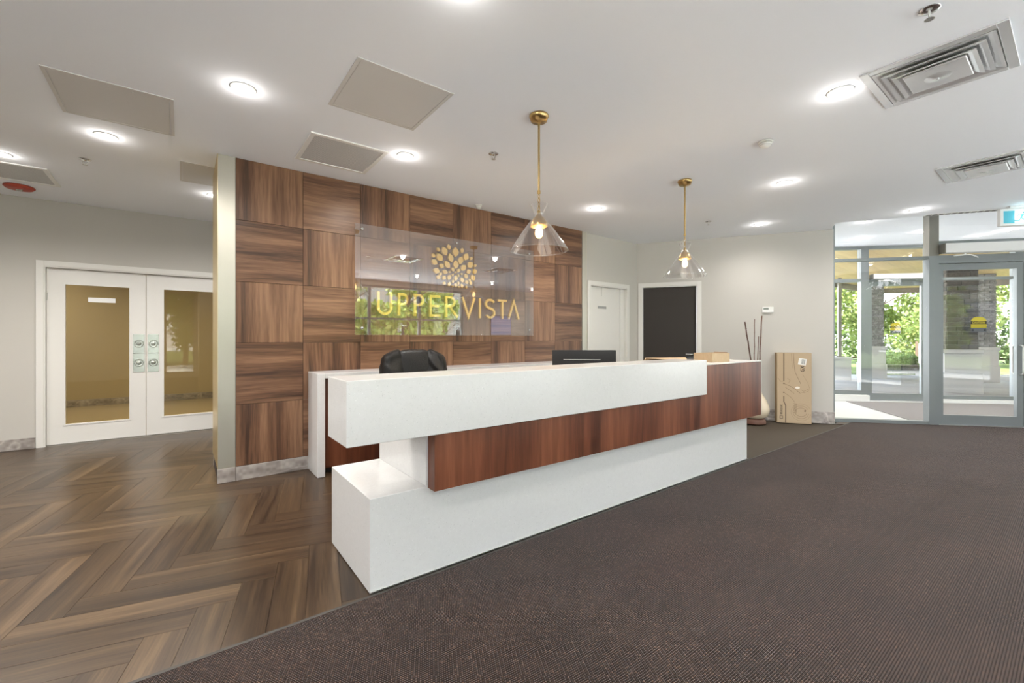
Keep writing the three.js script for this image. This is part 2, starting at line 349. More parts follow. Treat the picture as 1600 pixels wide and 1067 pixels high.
// double-door wall, at the left
const LW = -5.16;
const wallLeft = wallWithHoles('wall_left', 'greige wall holding the white double doors', [0, 0, LW], 0, -4.6, 1.25, CEIL, [[-2.005, -0.2, 0, 2.1]], M.wall, 0.15);
baseboard(wallLeft, -4.6, -2.072, 0.125);
{
  const d = struct('door', 'white double doors with tall glass panels and embossed push plates', [0, 0, LW]);
  d.name = 'door_1';
  casing(d, -2.005, -0.2, 2.1, 0.062);
  for (const [x0, x1, gx0, gx1, pl0, pl1] of [[-1.99, -1.104, -1.835, -1.263, -1.228, -1.116], [-1.098, -0.215, -0.921, -0.358, -1.084, -0.972]]) {
    const leaf = new THREE.Group(); leaf.name = 'door_leaf'; leaf.position.set(0, 0, -0.035); d.add(leaf);
    const y0 = 0.24, y1 = 1.9, s = poly([[x0, 0.012], [x1, 0.012], [x1, 2.083], [x0, 2.083]]), hole = new THREE.Path();
    hole.moveTo(gx0, y0); hole.lineTo(gx0, y1); hole.lineTo(gx1, y1); hole.lineTo(gx1, y0); hole.closePath(); s.holes.push(hole);
    mesh('door_frame', metric(extr(s, 0.045).translate(0, 0, -0.045)), M.white, leaf);
    for (const b of [span(gx0 - 0.02, gx1 + 0.02, y1, y1 + 0.016, 0, 0.006), span(gx0 - 0.02, gx1 + 0.02, y0 - 0.016, y0, 0, 0.006), span(gx0 - 0.016, gx0, y0, y1, 0, 0.006), span(gx1, gx1 + 0.016, y0, y1, 0, 0.006)]) mesh('glazing_bead', b, M.white, leaf);
    mesh('glass_pane', span(gx0 - 0.005, gx1 + 0.005, y0 - 0.005, y1 + 0.005, -0.026, -0.02), M.bronzeGlass, leaf);
    mesh('hinge', cyl(0.007, 0.007, 0.09, 10), M.steel, leaf, [x0 < -1.5 ? x0 + 0.002 : x1 - 0.002, 1.75, 0.004]);
    // embossed plate of two square tiles with rings
    const pm = (pl0 + pl1) / 2, parts = [rspan(pl0, pl1, 0.828, 1.068, 0, 0.006, 0.002), rspan(pl0, pl1, 1.072, 1.312, 0, 0.006, 0.002)];
    mesh('push_plate', mergeGeometries(parts), M.clearPlastic, leaf);
    for (const y of [0.948, 1.192]) {
      mesh('plate_ring', new THREE.TorusGeometry(0.043, 0.007, 8, 28), M.clearPlastic, leaf, [pm, y, 0.007]);
      mesh('plate_boss', new THREE.SphereGeometry(0.026, 20, 12).scale(1, 1, 0.5), M.clearPlastic, leaf, [pm, y, 0.006]);
    }
  }
  mesh('door_sign', rspan(-1.643, -1.395, 1.702, 1.758, -0.0535, -0.0495, 0.001), M.paper, d).userData.label = 'white strip sign on the glass';
}
// corridor behind the double doors
{
  const w = struct('wall_corridor', 'tan corridor walls seen through the double doors');
  mesh('wall_surface', mergeGeometries([span(-4.75, 1.4, 0, CEIL, -9.2, -9.05), span(-4.75, -4.6, 0, CEIL, -9.05, -5.31), span(1.25, 1.4, 0, CEIL, -9.05, -5.31)]), M.wallTan, w);
  for (let i = 0; i < 8; i++) mesh('baseboard_tile', rspan(-4.6 + i * 0.7 + 0.001, -3.9 + i * 0.7 - 0.001, 0.001, 0.13, -9.05, -9.036, 0.002, { ou: i * 0.3 }), M.marble, w);
  const c = struct('ceiling', 'corridor ceiling behind the double doors'); mesh('ceiling_surface', span(-4.75, 1.4, CEIL, CEIL + 0.2, -9.2, -5.31), M.ceiling, c);
  const f = struct('floor', 'pale brown corridor floor behind the double doors'); mesh('floor_surface', span(-4.6, 1.25, -0.008, 0, -9.05, -5.2), std({ color: lin(0.42, 0.35, 0.24), roughness: 0.3 }), f);
}
// wall block with the wood panels
{
  const X0 = -0.487, X1 = 4.128, F = -2.425;
  const w = struct('wall_centre', 'feature wall of square wood panels with alternating grain, brass trims and marble base');
  mesh('wall_surface', span(X0 + 0.004, X1 - 0.004, 0, CEIL, -3.1, F - 0.016), M.core, w);
  mesh('wall_surface', span(X0 + 0.003, X1 - 0.003, 0, CEIL, -3.12, -3.1), M.wall, w);
  const N = 8, S = (4.035 + 0.355) / N, H0 = 0.125, h = (CEIL - H0) / 5, r = rng(19), kinds = [[], []];
  for (let k = 0; k < 2; k++) for (let v = 0; v < 5; v++) kinds[k].push(rbox(S - 0.003, h - 0.003, 0.014, 0.0015, { turned: k === 0, ou: r() * 4, ov: r() * 4 }));
  for (let i = 0; i < N; i++) for (let j = 0; j < 5; j++)
    mesh('wood_panel', kinds[(i + j) % 2 ? 1 : 0][Math.floor(r() * 5)], M.tile, w, [-0.355 + (i + 0.5) * S, CEIL - (j + 0.5) * h, F - 0.008]);
  mesh('brass_trim', rspan(X0, -0.357, 0.125, CEIL - 0.001, F - 0.016, F + 0.004, 0.002), M.brassLit, w);
  mesh('brass_trim', rspan(X0 - 0.003, X0 + 0.002, 0.125, CEIL - 0.001, -3.12, F + 0.002, 0.001), M.brass, w);
  mesh('brass_trim', rspan(4.037, X1, 0.125, CEIL - 0.001, F - 0.016, F + 0.004, 0.002), M.brassLit, w);
  mesh('brass_trim', rspan(X1 - 0.002, X1 + 0.003, 0.125, CEIL - 0.001, -2.48, F + 0.002, 0.001), M.brass, w);
  mesh('baseboard_tile', rspan(X0 - 0.004, -0.357, 0.001, 0.124, F - 0.016, F + 0.012, 0.002, { ou: 0.2 }), M.marble, w);
  baseboard(w, -0.355, 4.13, 0.124, F - 0.002);
  const cw = struct('wall_side', 'corridor wall behind the panelled wall'); mesh('wall_surface', span(1.25, 1.4, 0, CEIL, -5.31, -3.12), M.wall, cw);
}
// wall with the white door
{
  const w = wallWithHoles('wall_end', 'greige wall with the white door beside the panelled wall', [0, 0, -2.48], 0, 4.13, 5.45, CEIL, [[4.27, 5.145, 0, 2.085]], M.wall, 0.14);
  baseboard(w, 5.21, 5.42, 0.16);
  const d = struct('door', 'plain white door with a small grey name strip beside the panelled wall', [0, 0, -2.48]); d.name = 'door_2';
  casing(d, 4.27, 5.145, 2.085, 0.062, 0.14);
  const leaf = new THREE.Group(); leaf.name = 'door_leaf'; d.add(leaf);
  mesh('door_slab', rspan(4.284, 5.04, 0.01, 2.07, -0.09, -0.05, 0.003), M.white, leaf);
  mesh('side_stop', span(5.045, 5.133, 0.0, 2.07, -0.08, -0.045), M.white, leaf);
  mesh('name_strip', rspan(4.50, 4.70, 1.732, 1.772, -0.05, -0.046, 0.001), std({ color: lin(0.33, 0.33, 0.32), roughness: 0.5 }), leaf);
  mesh('hanger_hook', span(4.588, 4.596, 1.93, 2.07, -0.05, -0.047), M.steel, leaf);
  mesh('door_handle', tube([[4.35, 1.0, -0.05], [4.35, 1.0, -0.0], [4.45, 1.0, 0.0]], 0.009), M.steel, leaf);
}
// angled end wall with the dark door
{
  const w = wallWithHoles('wall_right', 'angled pale greige end wall with the dark door and thermostat', FAR, FAR_DEG, 0, 2.79, CEIL, [[0.085, 0.945, 0, 2.125]], M.wall, 0.24);
  baseboard(w, 1.02, 2.79, 0.172);
  mesh('baseboard_tile', rspan(2.791, 2.804, 0.001, 0.172, -0.23, 0.014, 0.002), M.marble, w);
  const d = struct('door', 'dark espresso flush door in a white frame', FAR, FAR_DEG); d.name = 'door_3';
  casing(d, 0.085, 0.945, 2.125, 0.062, 0.2);
  const leaf = mesh('door_leaf', rspan(0.1, 0.93, 0.01, 2.11, -0.07, -0.028, 0.003), M.darkDoor, d);
  mesh('door_handle', tube([[0.87, 1.0, -0.028], [0.87, 1.0, 0.025], [0.77, 1.0, 0.025]], 0.009), M.steel, leaf);
}
// the sides of the room behind and beside the photographer
{
  const we = struct('wall_back', 'greige wall closing the lobby beyond the left of the picture'); mesh('wall_surface', mergeGeometries([span(-4.75, -4.6, 0, CEIL, -5.16, 2.0), span(-4.75, -4.6, 0, CEIL, 4.4, 5.15), span(-4.75, -4.6, 0, 0.3, 2.0, 4.4), span(-4.75, -4.6, 2.6, CEIL, 2.0, 4.4)]), M.wall, we);
  wallWithHoles('wall_front', 'lobby front wall with its long window behind the camera', [0, 0, 5.15], 0, -4.6, 12.4, CEIL + 0.25, [[-1.9, -0.4, 0.12, 2.72], [0.4, 6.3, 0.12, 2.72], [9.3, 11.5, 0.12, 2.72]], M.wall, 0.15);
  const g = struct('window', 'front windows of tall panes in grey frames behind the camera'); g.name = 'window_1';
  const panes = [[-1.9, -1.15], [-1.15, -0.4], [0.4, 1.88], [1.88, 3.36], [3.36, 4.84], [4.84, 6.3]];
  for (const [x0, x1] of panes) {
    mesh('window_frame', mergeGeometries([span(x0, x1, 0.12, 0.18, 5.03, 5.12), span(x0, x1, 2.66, 2.72, 5.03, 5.12), span(x0, x0 + 0.035, 0.18, 2.66, 5.03, 5.12), span(x1 - 0.035, x1, 0.18, 2.66, 5.03, 5.12)]), M.frame, g);
    mesh('transom', span(x0 + 0.035, x1 - 0.035, 1.78, 1.83, 5.04, 5.11), M.frame, g);
    mesh('window_pane', span(x0 + 0.035, x1 - 0.035, 0.18, 1.78, 5.07, 5.076), M.glass, g);
    mesh('window_pane', span(x0 + 0.035, x1 - 0.035, 1.83, 2.66, 5.07, 5.076), M.glass, g);
  }
  const sw = struct('window', 'tall unseen side window added left of the camera'); sw.name = 'window_2';  // unseen window, added to light the left faces of the desk
  for (let i = 0; i < 2; i++) {
    const z0 = 2.0 + i * 1.2, z1 = z0 + 1.2;
    mesh('window_frame', mergeGeometries([span(-4.72, -4.63, 0.3, 0.36, z0, z1), span(-4.72, -4.63, 2.54, 2.6, z0, z1), span(-4.72, -4.63, 0.36, 2.54, z0, z0 + 0.035), span(-4.72, -4.63, 0.36, 2.54, z1 - 0.035, z1)]), M.frame, sw);
    mesh('window_pane', span(-4.676, -4.67, 0.36, 2.54, z0 + 0.035, z1 - 0.035), M.glass, sw);
  }
  mesh('window_frame', mergeGeometries([span(9.3, 11.5, 0.12, 0.18, 5.03, 5.12), span(9.3, 11.5, 2.66, 2.72, 5.03, 5.12), span(9.3, 9.36, 0.18, 2.66, 5.03, 5.12), span(11.44, 11.5, 0.18, 2.66, 5.03, 5.12)]), M.frame, g);  // unseen extra bay, added to bring more daylight onto the ceiling
  mesh('window_pane', span(9.36, 11.44, 0.18, 2.66, 5.07, 5.076), M.glass, g);
  const p = thing('wall_screen', 'blue and white display screen on the front wall, reflected in the glass sign', 'screen', [7.75, 1.68, 4.985]);
  mesh('screen_body', rbox(0.86, 0.66, 0.03, 0.005), M.black, p);
  mesh('screen_face', span(-0.41, 0.41, -0.31, 0.31, -0.0185, -0.0155), std({ color: lin(0.02, 0.02, 0.02), emissive: lin(0.45, 0.5, 0.85), emissiveIntensity: 0.45, roughness: 0.2 }), p);
}

// ------------------------------------------------------------------ entrance: outer glazing, vestibule, inner glazing
const TOP = CEIL + 0.25;
function stickerTexture() {
  return canvasTexture(256, 256, (c, w, h) => {
    c.fillStyle = '#b9a92a'; c.fillRect(0, 0, w, h);
    c.fillStyle = '#c6b838'; c.fillRect(0, 14, w, 60);
    c.fillStyle = '#1d1a08'; c.fillRect(0, 74, w, 52);
    c.fillStyle = '#d8c93f'; c.font = 'bold 48px sans-serif'; c.textAlign = 'center'; c.textBaseline = 'middle'; c.fillText('CAUTION', w / 2, 101, 240);
    c.fillStyle = '#5e6268'; c.fillRect(0, 190, w, 66);
    c.fillStyle = '#23272c'; c.fillRect(14, 214, 34, 30); c.fillRect(208, 214, 34, 30);
  });
}
const stickerMat = std({ map: stickerTexture(), roughness: 0.6 });
function sticker(parent, x, y, z, w, h) {
  const s = new THREE.Shape(); const r = w / 2, k = h - r * 0.62;
  s.moveTo(-r, 0); s.lineTo(r, 0); s.lineTo(r, k - 0.0);
  s.quadraticCurveTo(r * 0.8, h, 0, h); s.quadraticCurveTo(-r * 0.8, h, -r, k);
  const g = extr(s, 0.0012), p = g.attributes.position, uv = new Float32Array(p.count * 2);
  for (let i = 0; i < p.count; i++) { uv[2 * i] = p.getX(i) / w + 0.5; uv[2 * i + 1] = p.getY(i) / h; }
  g.setAttribute('uv', new THREE.BufferAttribute(uv, 2));
  mesh('caution_sticker', g, stickerMat, parent, [x, y, z]).userData.label = 'yellow and black caution sticker';
}
// one hinged glass door leaf standing in a glazing frame; x0..x1 across, z = 0 plane of the frame
function glassDoor(parent, x0, x1, top, handleAt) {
  const d = new THREE.Group(); d.name = 'door_leaf'; parent.add(d);
  mesh('stile', span(x0, x0 + 0.075, 0.012, top, -0.03, 0.02), M.frame, d);
  mesh('stile', span(x1 - 0.075, x1, 0.012, top, -0.03, 0.02), M.frame, d);
  mesh('rail', span(x0 + 0.075, x1 - 0.075, 0.012, 0.15, -0.03, 0.02), M.frame, d);
  mesh('rail', span(x0 + 0.075, x1 - 0.075, top - 0.09, top, -0.03, 0.02), M.frame, d);
  mesh('glass_pane', span(x0 + 0.07, x1 - 0.07, 0.145, top - 0.085, -0.008, -0.002), M.glass, d);
  const hx = handleAt < 0 ? x0 + 0.04 : x1 - 0.04;
  for (const z of [0.02, -0.03]) mesh('pull_handle', tube([[hx, 0.75, z], [hx, 0.76, z + Math.sign(z) * 0.05], [hx, 0.85, z + Math.sign(z) * 0.055], [hx, 1.05, z + Math.sign(z) * 0.055], [hx, 1.15, z + Math.sign(z) * 0.05], [hx, 1.16, z]], 0.011, 24), M.steel, d);
  return d;
}
function operator(parent, x0, x1, y0, y1, armX, z0 = 0.05) {
  const o = new THREE.Group(); o.name = 'door_operator'; parent.add(o);
  mesh('operator_cover', rspan(x0, x1, y0, y1, z0, z0 + 0.12, 0.006), M.plasticWhite, o);
  mesh('end_cap', rspan(x0 - 0.012, x0, y0, y1, z0, z0 + 0.118, 0.003), M.frameBronze, o);
  mesh('operator_arm', tube([[armX, y0 - 0.002, z0 + 0.06], [armX, y0 - 0.02, z0 + 0.065], [armX - 0.18, y0 - 0.045, z0 + 0.13]], 0.011, 10), M.plasticWhite, o);
  mesh('operator_arm', tube([[armX - 0.18, y0 - 0.045, z0 + 0.13], [armX + 0.02, y0 - 0.035, z0 + 0.11], [armX + 0.22, y0 - 0.06, z0 - 0.02]], 0.009, 10), M.plasticWhite, o);
}
{ // outer line between lobby and vestibule
  const g = struct('door', 'grey framed entrance glazing with an automatic glass door and transom lights', GL, GL_DEG); g.name = 'door_4';
  const bar = (x0, x1, y0, y1, m = M.frame, d = 0.05) => mesh('frame_member', span(x0, x1, y0, y1, -d, d), m, g);
  bar(-0.05, 1.215, 0.0, 0.05); bar(-0.05, 1.215, 2.415, 2.455); bar(-0.05, 0.0, 0.05, 2.415); bar(-0.05, 0.0, 2.455, TOP);
  bar(1.215, 1.335, 2.455, TOP, M.frameBronze, 0.06); bar(1.215, 1.335, 0, 2.455, M.frame, 0.06);
  bar(1.335, 3.42, 2.345, 2.46); bar(1.335, 3.42, 2.63, 2.67);
  bar(3.42, 3.54, 0, TOP, M.frame, 0.06);
  mesh('glass_pane', span(0, 1.215, 0.05, 2.415, -0.004, 0.002), M.glass, g);
  mesh('glass_pane', span(0, 1.215, 2.455, TOP, -0.004, 0.002), M.glass, g);
  mesh('glass_pane', span(1.335, 3.42, 2.67, TOP, -0.004, 0.002), M.glass, g);
  mesh('threshold', span(1.335, 3.42, 0, 0.011, -0.08, 0.055), M.steel, g);
  const l1 = glassDoor(g, 1.34, 2.375, 2.34, 1); glassDoor(g, 2.38, 3.415, 2.34, -1);
  operator(g, 1.35, 3.40, 2.475, 2.612, 1.62);
  sticker(l1, 1.862, 1.355, -0.0015, 0.19, 0.215);
  for (const [a, b] of [[3.54, 5.2], [5.2, 6.9]]) {
    bar(a, b, 0, 0.08); bar(a, b, 2.42, 2.47); bar(b - 0.06, b, 0.08, 2.42); bar(b - 0.06, b, 2.47, TOP);
    mesh('glass_pane', span(a, b - 0.06, 0.08, 2.42, -0.004, 0.002), M.glass, g); mesh('glass_pane', span(a, b - 0.06, 2.47, TOP, -0.004, 0.002), M.glass, g);
  }
}
{ // inner line between vestibule and outdoors
  const g = struct('door', 'outer vestibule glazing with a second glass door and white sill box', IN, IN_DEG); g.name = 'door_5';
  const bar = (x0, x1, y0, y1, m = M.frame, d = 0.06) => mesh('frame_member', span(x0, x1, y0, y1, -d, d), m, g);
  bar(-1.4, 0.56, 0.12, 0.2); bar(-1.4, 0.56, 2.40, 2.46); bar(-1.4, 8.2, 3.06, TOP); bar(-1.42, -1.36, 0, TOP);
  bar(0.56, 0.70, 0, 3.06); bar(0.70, 1.75, 2.41, 2.46); bar(1.75, 1.90, 0, 3.06); bar(1.9, 3.26, 2.41, 2.46); bar(1.9, 3.26, 0.06, 0.13);
  bar(3.26, 3.40, 0, 3.06); bar(3.4, 4.9, 2.41, 2.46); bar(4.9, 5.0, 0, 3.06); bar(5, 8.2, 2.41, 2.46); bar(5, 8.2, 0.06, 0.13); bar(3.4, 4.9, 0.02, 0.13);
  for (const [a, b] of [[-1.36, 0.56], [0.7, 1.75], [1.9, 3.26], [3.4, 4.9], [5, 8.2]]) mesh('glass_pane', span(a, b, 2.46, 3.06, -0.004, 0.002), M.glass, g);
  for (const [a, b, y] of [[-1.36, 0.56, 0.2], [1.9, 3.26, 0.13], [3.4, 4.9, 0.13], [5, 8.2, 0.13]]) mesh('glass_pane', span(a, b, y, 2.41, -0.004, 0.002), M.glass, g);
  mesh('sill_box', rspan(-1.4, 0.66, 0.0, 0.119, -0.05, 0.16, 0.006), M.plasticWhite, g);
  mesh('sill_box', rspan(1.9, 5.0, 0.0, 0.059, -0.05, 0.16, 0.006), M.plasticWhite, g);
  const l = glassDoor(g, 0.705, 1.745, 2.40, 1);
  operator(g, 0.72, 1.74, 2.44, 2.54, 0.98, 0.06);
  sticker(l, 1.22, 1.36, -0.0015, 0.185, 0.21);
}
{ // vestibule floor: white tile with a dark walk-off mat
  const f = struct('floor', 'white tiled vestibule floor between the two glass lines');
  mesh('tile_floor', slab([along(GL, GL_DEG, -0.3), along(GL, GL_DEG, 7.0), along(IN, IN_DEG, 7.0), along(IN, IN_DEG, -1.4)], -0.03, -0.001), M.tileWhite, f);
  const m = thing('entrance_mat', 'brown walk-off mat on the white vestibule floor', 'mat');
  mesh('mat_pile', slab([along(GL, GL_DEG, 1.18, -0.1), along(GL, GL_DEG, 5.2, -0.1), along(IN, IN_DEG, 4.6, 0.25), along(IN, IN_DEG, 0.18, 0.25)], -0.0005, 0.008), M.mat, m);
  const w = struct('wall_vestibule', 'white end walls of the vestibule');
  mesh('wall_surface', mergeGeometries([slab([along(GL, GL_DEG, -0.2), along(GL, GL_DEG, -0.05), along(IN, IN_DEG, -1.43, 0.05), along(IN, IN_DEG, -1.6, 0.05)], 0, TOP), slab([along(GL, GL_DEG, 6.9), along(GL, GL_DEG, 7.1), along(IN, IN_DEG, 8.3), along(IN, IN_DEG, 8.2)], 0, TOP)]), M.wall, w);
}

// ------------------------------------------------------------------ reception desk
{
  const d = thing('reception_desk', 'white speckled quartz and walnut reception desk with a cantilevered upper counter', 'desk');
  mesh('lower_block', rspan(0, 3.946, 0.004, 0.472, -0.684, 0, 0.004), M.quartz, d).userData.label = 'white quartz lower block';
  mesh('corner_pier', rspan(0.30, 0.62, 0.4722, 0.762, -0.684, 0, 0.003), M.quartz, d);
  mesh('upper_counter', rspan(-0.14, 2.985, 0.762, 1.068, -0.22, 0.092, 0.004), M.quartz, d).userData.label = 'white quartz upper counter block';
  mesh('walnut_front', metric(extr(poly([[0.312, 0.464], [4.09, 0.464], [4.09, 1.02], [2.9855, 1.02], [2.9855, 0.7615], [0.312, 0.7615]]), 0.0765).translate(0, 0, 0.0005), { turned: true }), M.walnut, d).userData.label = 'walnut veneer front, band and raised right end';
  mesh('walnut_end', rspan(2.9855, 4.09, 0.7612, 1.02, -0.60, 0.0, 0.002, { turned: true }), M.walnut, d);
  mesh('end_panel', rspan(3.2, 4.098, 0.464, 0.7608, -0.62, 0.0, 0.002, { turned: true }), M.walnut, d);
  mesh('end_edge', rspan(4.0905, 4.104, 0.464, 1.02, -0.60, 0.0775, 0.001), M.brassLit, d);
  mesh('end_top', rspan(2.986, 4.104, 1.0202, 1.0285, -0.60, 0.0775, 0.002), M.quartz, d);
  mesh('desk_back', span(0.63, 3.19, 0.4725, 0.7618, -0.62, -0.02), M.walnutDark, d);
  mesh('work_surface', rspan(0.66, 3.9, 0.715, 0.745, -1.02, -0.6845, 0.003), M.quartz, d);
  for (const x of [0.7, 2.25, 3.84]) mesh('desk_leg', rspan(x, x + 0.04, 0, 0.714, -1.0, -0.69, 0.002), M.walnutDark, d);
  mesh('edge_trim', span(-0.002, 3.95, 0.0075, 0.014, 0.0003, 0.006), M.steel, d);
}
{ // low counter against the panelled wall
  const c = thing('back_counter', 'white waterfall counter with walnut panel standing against the wood panelled wall', 'counter');
  mesh('waterfall_leg', rspan(0.236, 0.302, 0.003, 0.942, -2.41, -2.05, 0.003), M.quartz, c);
  mesh('waterfall_leg', rspan(3.89, 3.956, 0.003, 0.942, -2.41, -2.05, 0.003), M.quartz, c);
  mesh('counter_top', rspan(0.3025, 3.8895, 0.896, 0.942, -2.41, -2.05, 0.003), M.quartz, c);
  const body = mesh('cabinet_body', span(0.303, 3.889, 0.05, 0.8955, -2.40, -2.16), M.walnutDark, c);
  for (let i = 0; i < 6; i++) { const p = mesh('cabinet_door', rspan(0.306 + i * 0.5965, 0.8985 + i * 0.5965, 0.06, 0.89, -2.16, -2.142, 0.002, { turned: true, ou: i }), M.walnutDark, c); mesh('door_handle', rspan(0.86 + i * 0.5965 - 0.1, 0.87 + i * 0.5965 - 0.1, 0.6, 0.75, -2.142, -2.125, 0.002), M.steel, p); }
  mesh('toe_kick', span(0.303, 3.889, 0.0, 0.05, -2.40, -2.2), M.black, c);
}
// glass company sign on stand-offs
{
  const s = thing('company_sign', 'clear glass wall sign with gold petal emblem and gold UPPER VISTA lettering', 'sign');
  const G = -2.335, x0 = 0.659, x1 = 3.012, y0 = 1.297, y1 = 2.43;
  mesh('glass_panel', rspan(x0, x1, y0, y1, G - 0.008, G, 0.002), M.signGlass, s);
  for (const x of [x0 + 0.07, (x0 + x1) / 2, x1 - 0.07]) for (const y of [y0 + 0.07, y1 - 0.05]) {
    const p = mesh('standoff_pin', cyl(0.009, 0.009, 0.082, 16).rotateX(Math.PI / 2), M.chrome, s, [x, y, G - 0.0485]);
    mesh('pin_cap', lathe([[0, 0.012], [0.012, 0.010], [0.015, 0.004], [0.015, 0], [0, 0]], 20).rotateX(Math.PI / 2), M.chrome, p, [0, 0, 0.049]);
  }
  // lettering: thin strokes, some with a filled tip left open as on the sign
  const yb = 1.508, h = 0.245, t = 0.026, zb = G - 0.055, D = 0.03;
  const ext = (shape) => metric(extr(shape, D, { bevelEnabled: true, bevelSize: 0.0012, bevelThickness: 0.0012, bevelSegments: 1 }).translate(0, 0, zb));
  function stroke(pts, w = t) { // band along a polyline with mitred joints
    const L = [], Rr = [];
    for (let i = 0; i < pts.length; i++) {
      const a = pts[Math.max(0, i - 1)], b = pts[i], c = pts[Math.min(pts.length - 1, i + 1)];
      let d0 = [b[0] - a[0], b[1] - a[1]], d1 = [c[0] - b[0], c[1] - b[1]];
      if (i === 0) d0 = d1; if (i === pts.length - 1) d1 = d0;
      const n0 = Math.hypot(...d0), n1 = Math.hypot(...d1); d0 = d0.map((v) => v / n0); d1 = d1.map((v) => v / n1);
      let m = [-(d0[1] + d1[1]), d0[0] + d1[0]]; const k = Math.hypot(...m); m = m.map((v) => v / k);
      const e = (w / 2) / Math.max(0.35, m[0] * -d0[1] + m[1] * d0[0]);
      L.push([b[0] + m[0] * e, b[1] + m[1] * e]); Rr.unshift([b[0] - m[0] * e, b[1] - m[1] * e]);
    }
    return poly([...L, ...Rr]);
  }
  const arc = (cx, cy, rx, ry, a0, a1, n = 14) => Array.from({ length: n + 1 }, (_, i) => { const a = (a0 + (a1 - a0) * i / n) * R; return [cx + rx * Math.cos(a), cy + ry * Math.sin(a)]; });
  const Lt = {
    U: (a, b) => [[[a + t / 2, yb + h], [a + t / 2, yb + 0.08], ...arc((a + b) / 2, yb + 0.08, (b - a - t) / 2, 0.08 - t / 2, 180, 360).slice(1), [b - t / 2, yb + h]]],
    P: (a, b) => [[[a + t / 2, yb], [a + t / 2, yb + h]], [[a + t, yb + h - t / 2], [b - 0.06, yb + h - t / 2], ...arc(b - 0.06, yb + h - 0.066, 0.06 - t / 2, 0.066 - t / 2, 90, -90).slice(1), [a + t, yb + h - 0.132 + t / 2]]],
    E: (a, b) => [[[a + t / 2, yb], [a + t / 2, yb + h]], [[a + t, yb + h - t / 2], [b, yb + h - t / 2]], [[a + t, yb + h / 2], [b - 0.015, yb + h / 2]], [[a + t, yb + t / 2], [b, yb + t / 2]]],
    R: (a, b) => [...Lt.P(a, b - 0.03), [[a + 0.065, yb + h - 0.132], [b, yb]]],
    V: (a, b) => [[[a + t / 2, yb + h], [(a + b) / 2, yb + 0.012], [b - t / 2, yb + h]]],
    I: (a, b) => [[[(a + b) / 2, yb], [(a + b) / 2, yb + h]]],
    S: (a, b) => { const c = (a + b) / 2, rx = (b - a - t) / 2; return [[...arc(c, yb + h * 0.735, rx, h * 0.265 - t / 2, 25, 235, 16), ...arc(c, yb + h * 0.28, rx, h * 0.28 - t / 2, 62, -150, 18)]]; },
    T: (a, b) => [[[a, yb + h - t / 2], [b, yb + h - t / 2]], [[(a + b) / 2, yb], [(a + b) / 2, yb + h - t]]],
    A: (a, b) => [[[a + t / 2, yb], [(a + b) / 2, yb + h - 0.012], [b - t / 2, yb]]],
  };
  for (const [k, a, b] of [['U', 0.897, 1.061], ['P', 1.125, 1.243], ['P', 1.31, 1.432], ['E', 1.50, 1.635], ['R', 1.701, 1.863], ['V', 1.918, 2.113], ['I', 2.164, 2.196], ['S', 2.255, 2.407], ['T', 2.452, 2.588], ['A', 2.608, 2.797]])
    mesh('letter', mergeGeometries(Lt[k](a, b).map((p) => ext(stroke(p)))), M.gold, s);
  // emblem: rings of pointed petals growing outward, cut flat below
  const petal = (len, wid) => { const p = new THREE.Shape(); p.moveTo(0, -len / 2); p.quadraticCurveTo(wid * 0.95, -len * 0.02, 0, len / 2); p.quadraticCurveTo(-wid * 0.95, -len * 0.02, 0, -len / 2); return extr(p, 0.03, { curveSegments: 6 }); };
  // every petal as it stands on the sign: [x, y, length, width] about the emblem's centre
  const P = [
    [358, 160, 98, 66], [245, 165, 92, 60], [470, 195, 82, 58], [195, 235, 88, 62], [515, 275, 78, 60], [145, 290, 72, 50], [565, 340, 58, 48], [165, 375, 72, 52], [545, 410, 68, 50],
    [308, 228, 92, 56], [412, 240, 88, 56], [272, 300, 84, 54], [440, 315, 78, 54], [215, 320, 58, 42], [497, 350, 58, 44], [250, 378, 60, 40], [468, 400, 56, 42], [360, 290, 90, 58],
    [290, 118, 56, 38], [428, 135, 56, 38], [183, 158, 46, 32], [526, 205, 42, 30], [135, 225, 46, 34], [571, 278, 36, 26], [328, 345, 48, 32], [390, 350, 48, 32], [360, 372, 22, 14], [296, 374, 28, 18], [422, 382, 28, 18], [328, 402, 32, 18], [388, 402, 32, 18],
    [185, 438, 46, 40], [240, 440, 50, 38], [293, 430, 60, 40], [360, 432, 58, 38], [427, 445, 58, 40], [475, 463, 46, 36], [520, 468, 42, 32], [243, 495, 36, 28], [293, 500, 48, 34], [330, 470, 38, 24], [388, 482, 38, 24], [360, 506, 44, 32], [425, 508, 46, 32], [472, 516, 34, 26], [327, 520, 22, 16], [392, 520, 22, 16], [205, 405, 40, 26], [510, 440, 34, 24],
  ];
  for (const [px, py, len, wid] of P) {
    const dx = (px - 360) * 0.00129, dy = (380 - py) * 0.00113, a = Math.atan2(dy, dx) / R, flip = dy < -0.02 ? 0.5 : 1;
    mesh('petal', metric(petal(len * 0.00116, wid * 0.00124 * 1.05)), M.gold, s, [1.84 + dx, 2.03 + dy, zb], [0, 0, ((dy < -0.02 ? (a + 90) * 0.55 : a - 90) * 0.8) * R]);
  }
}
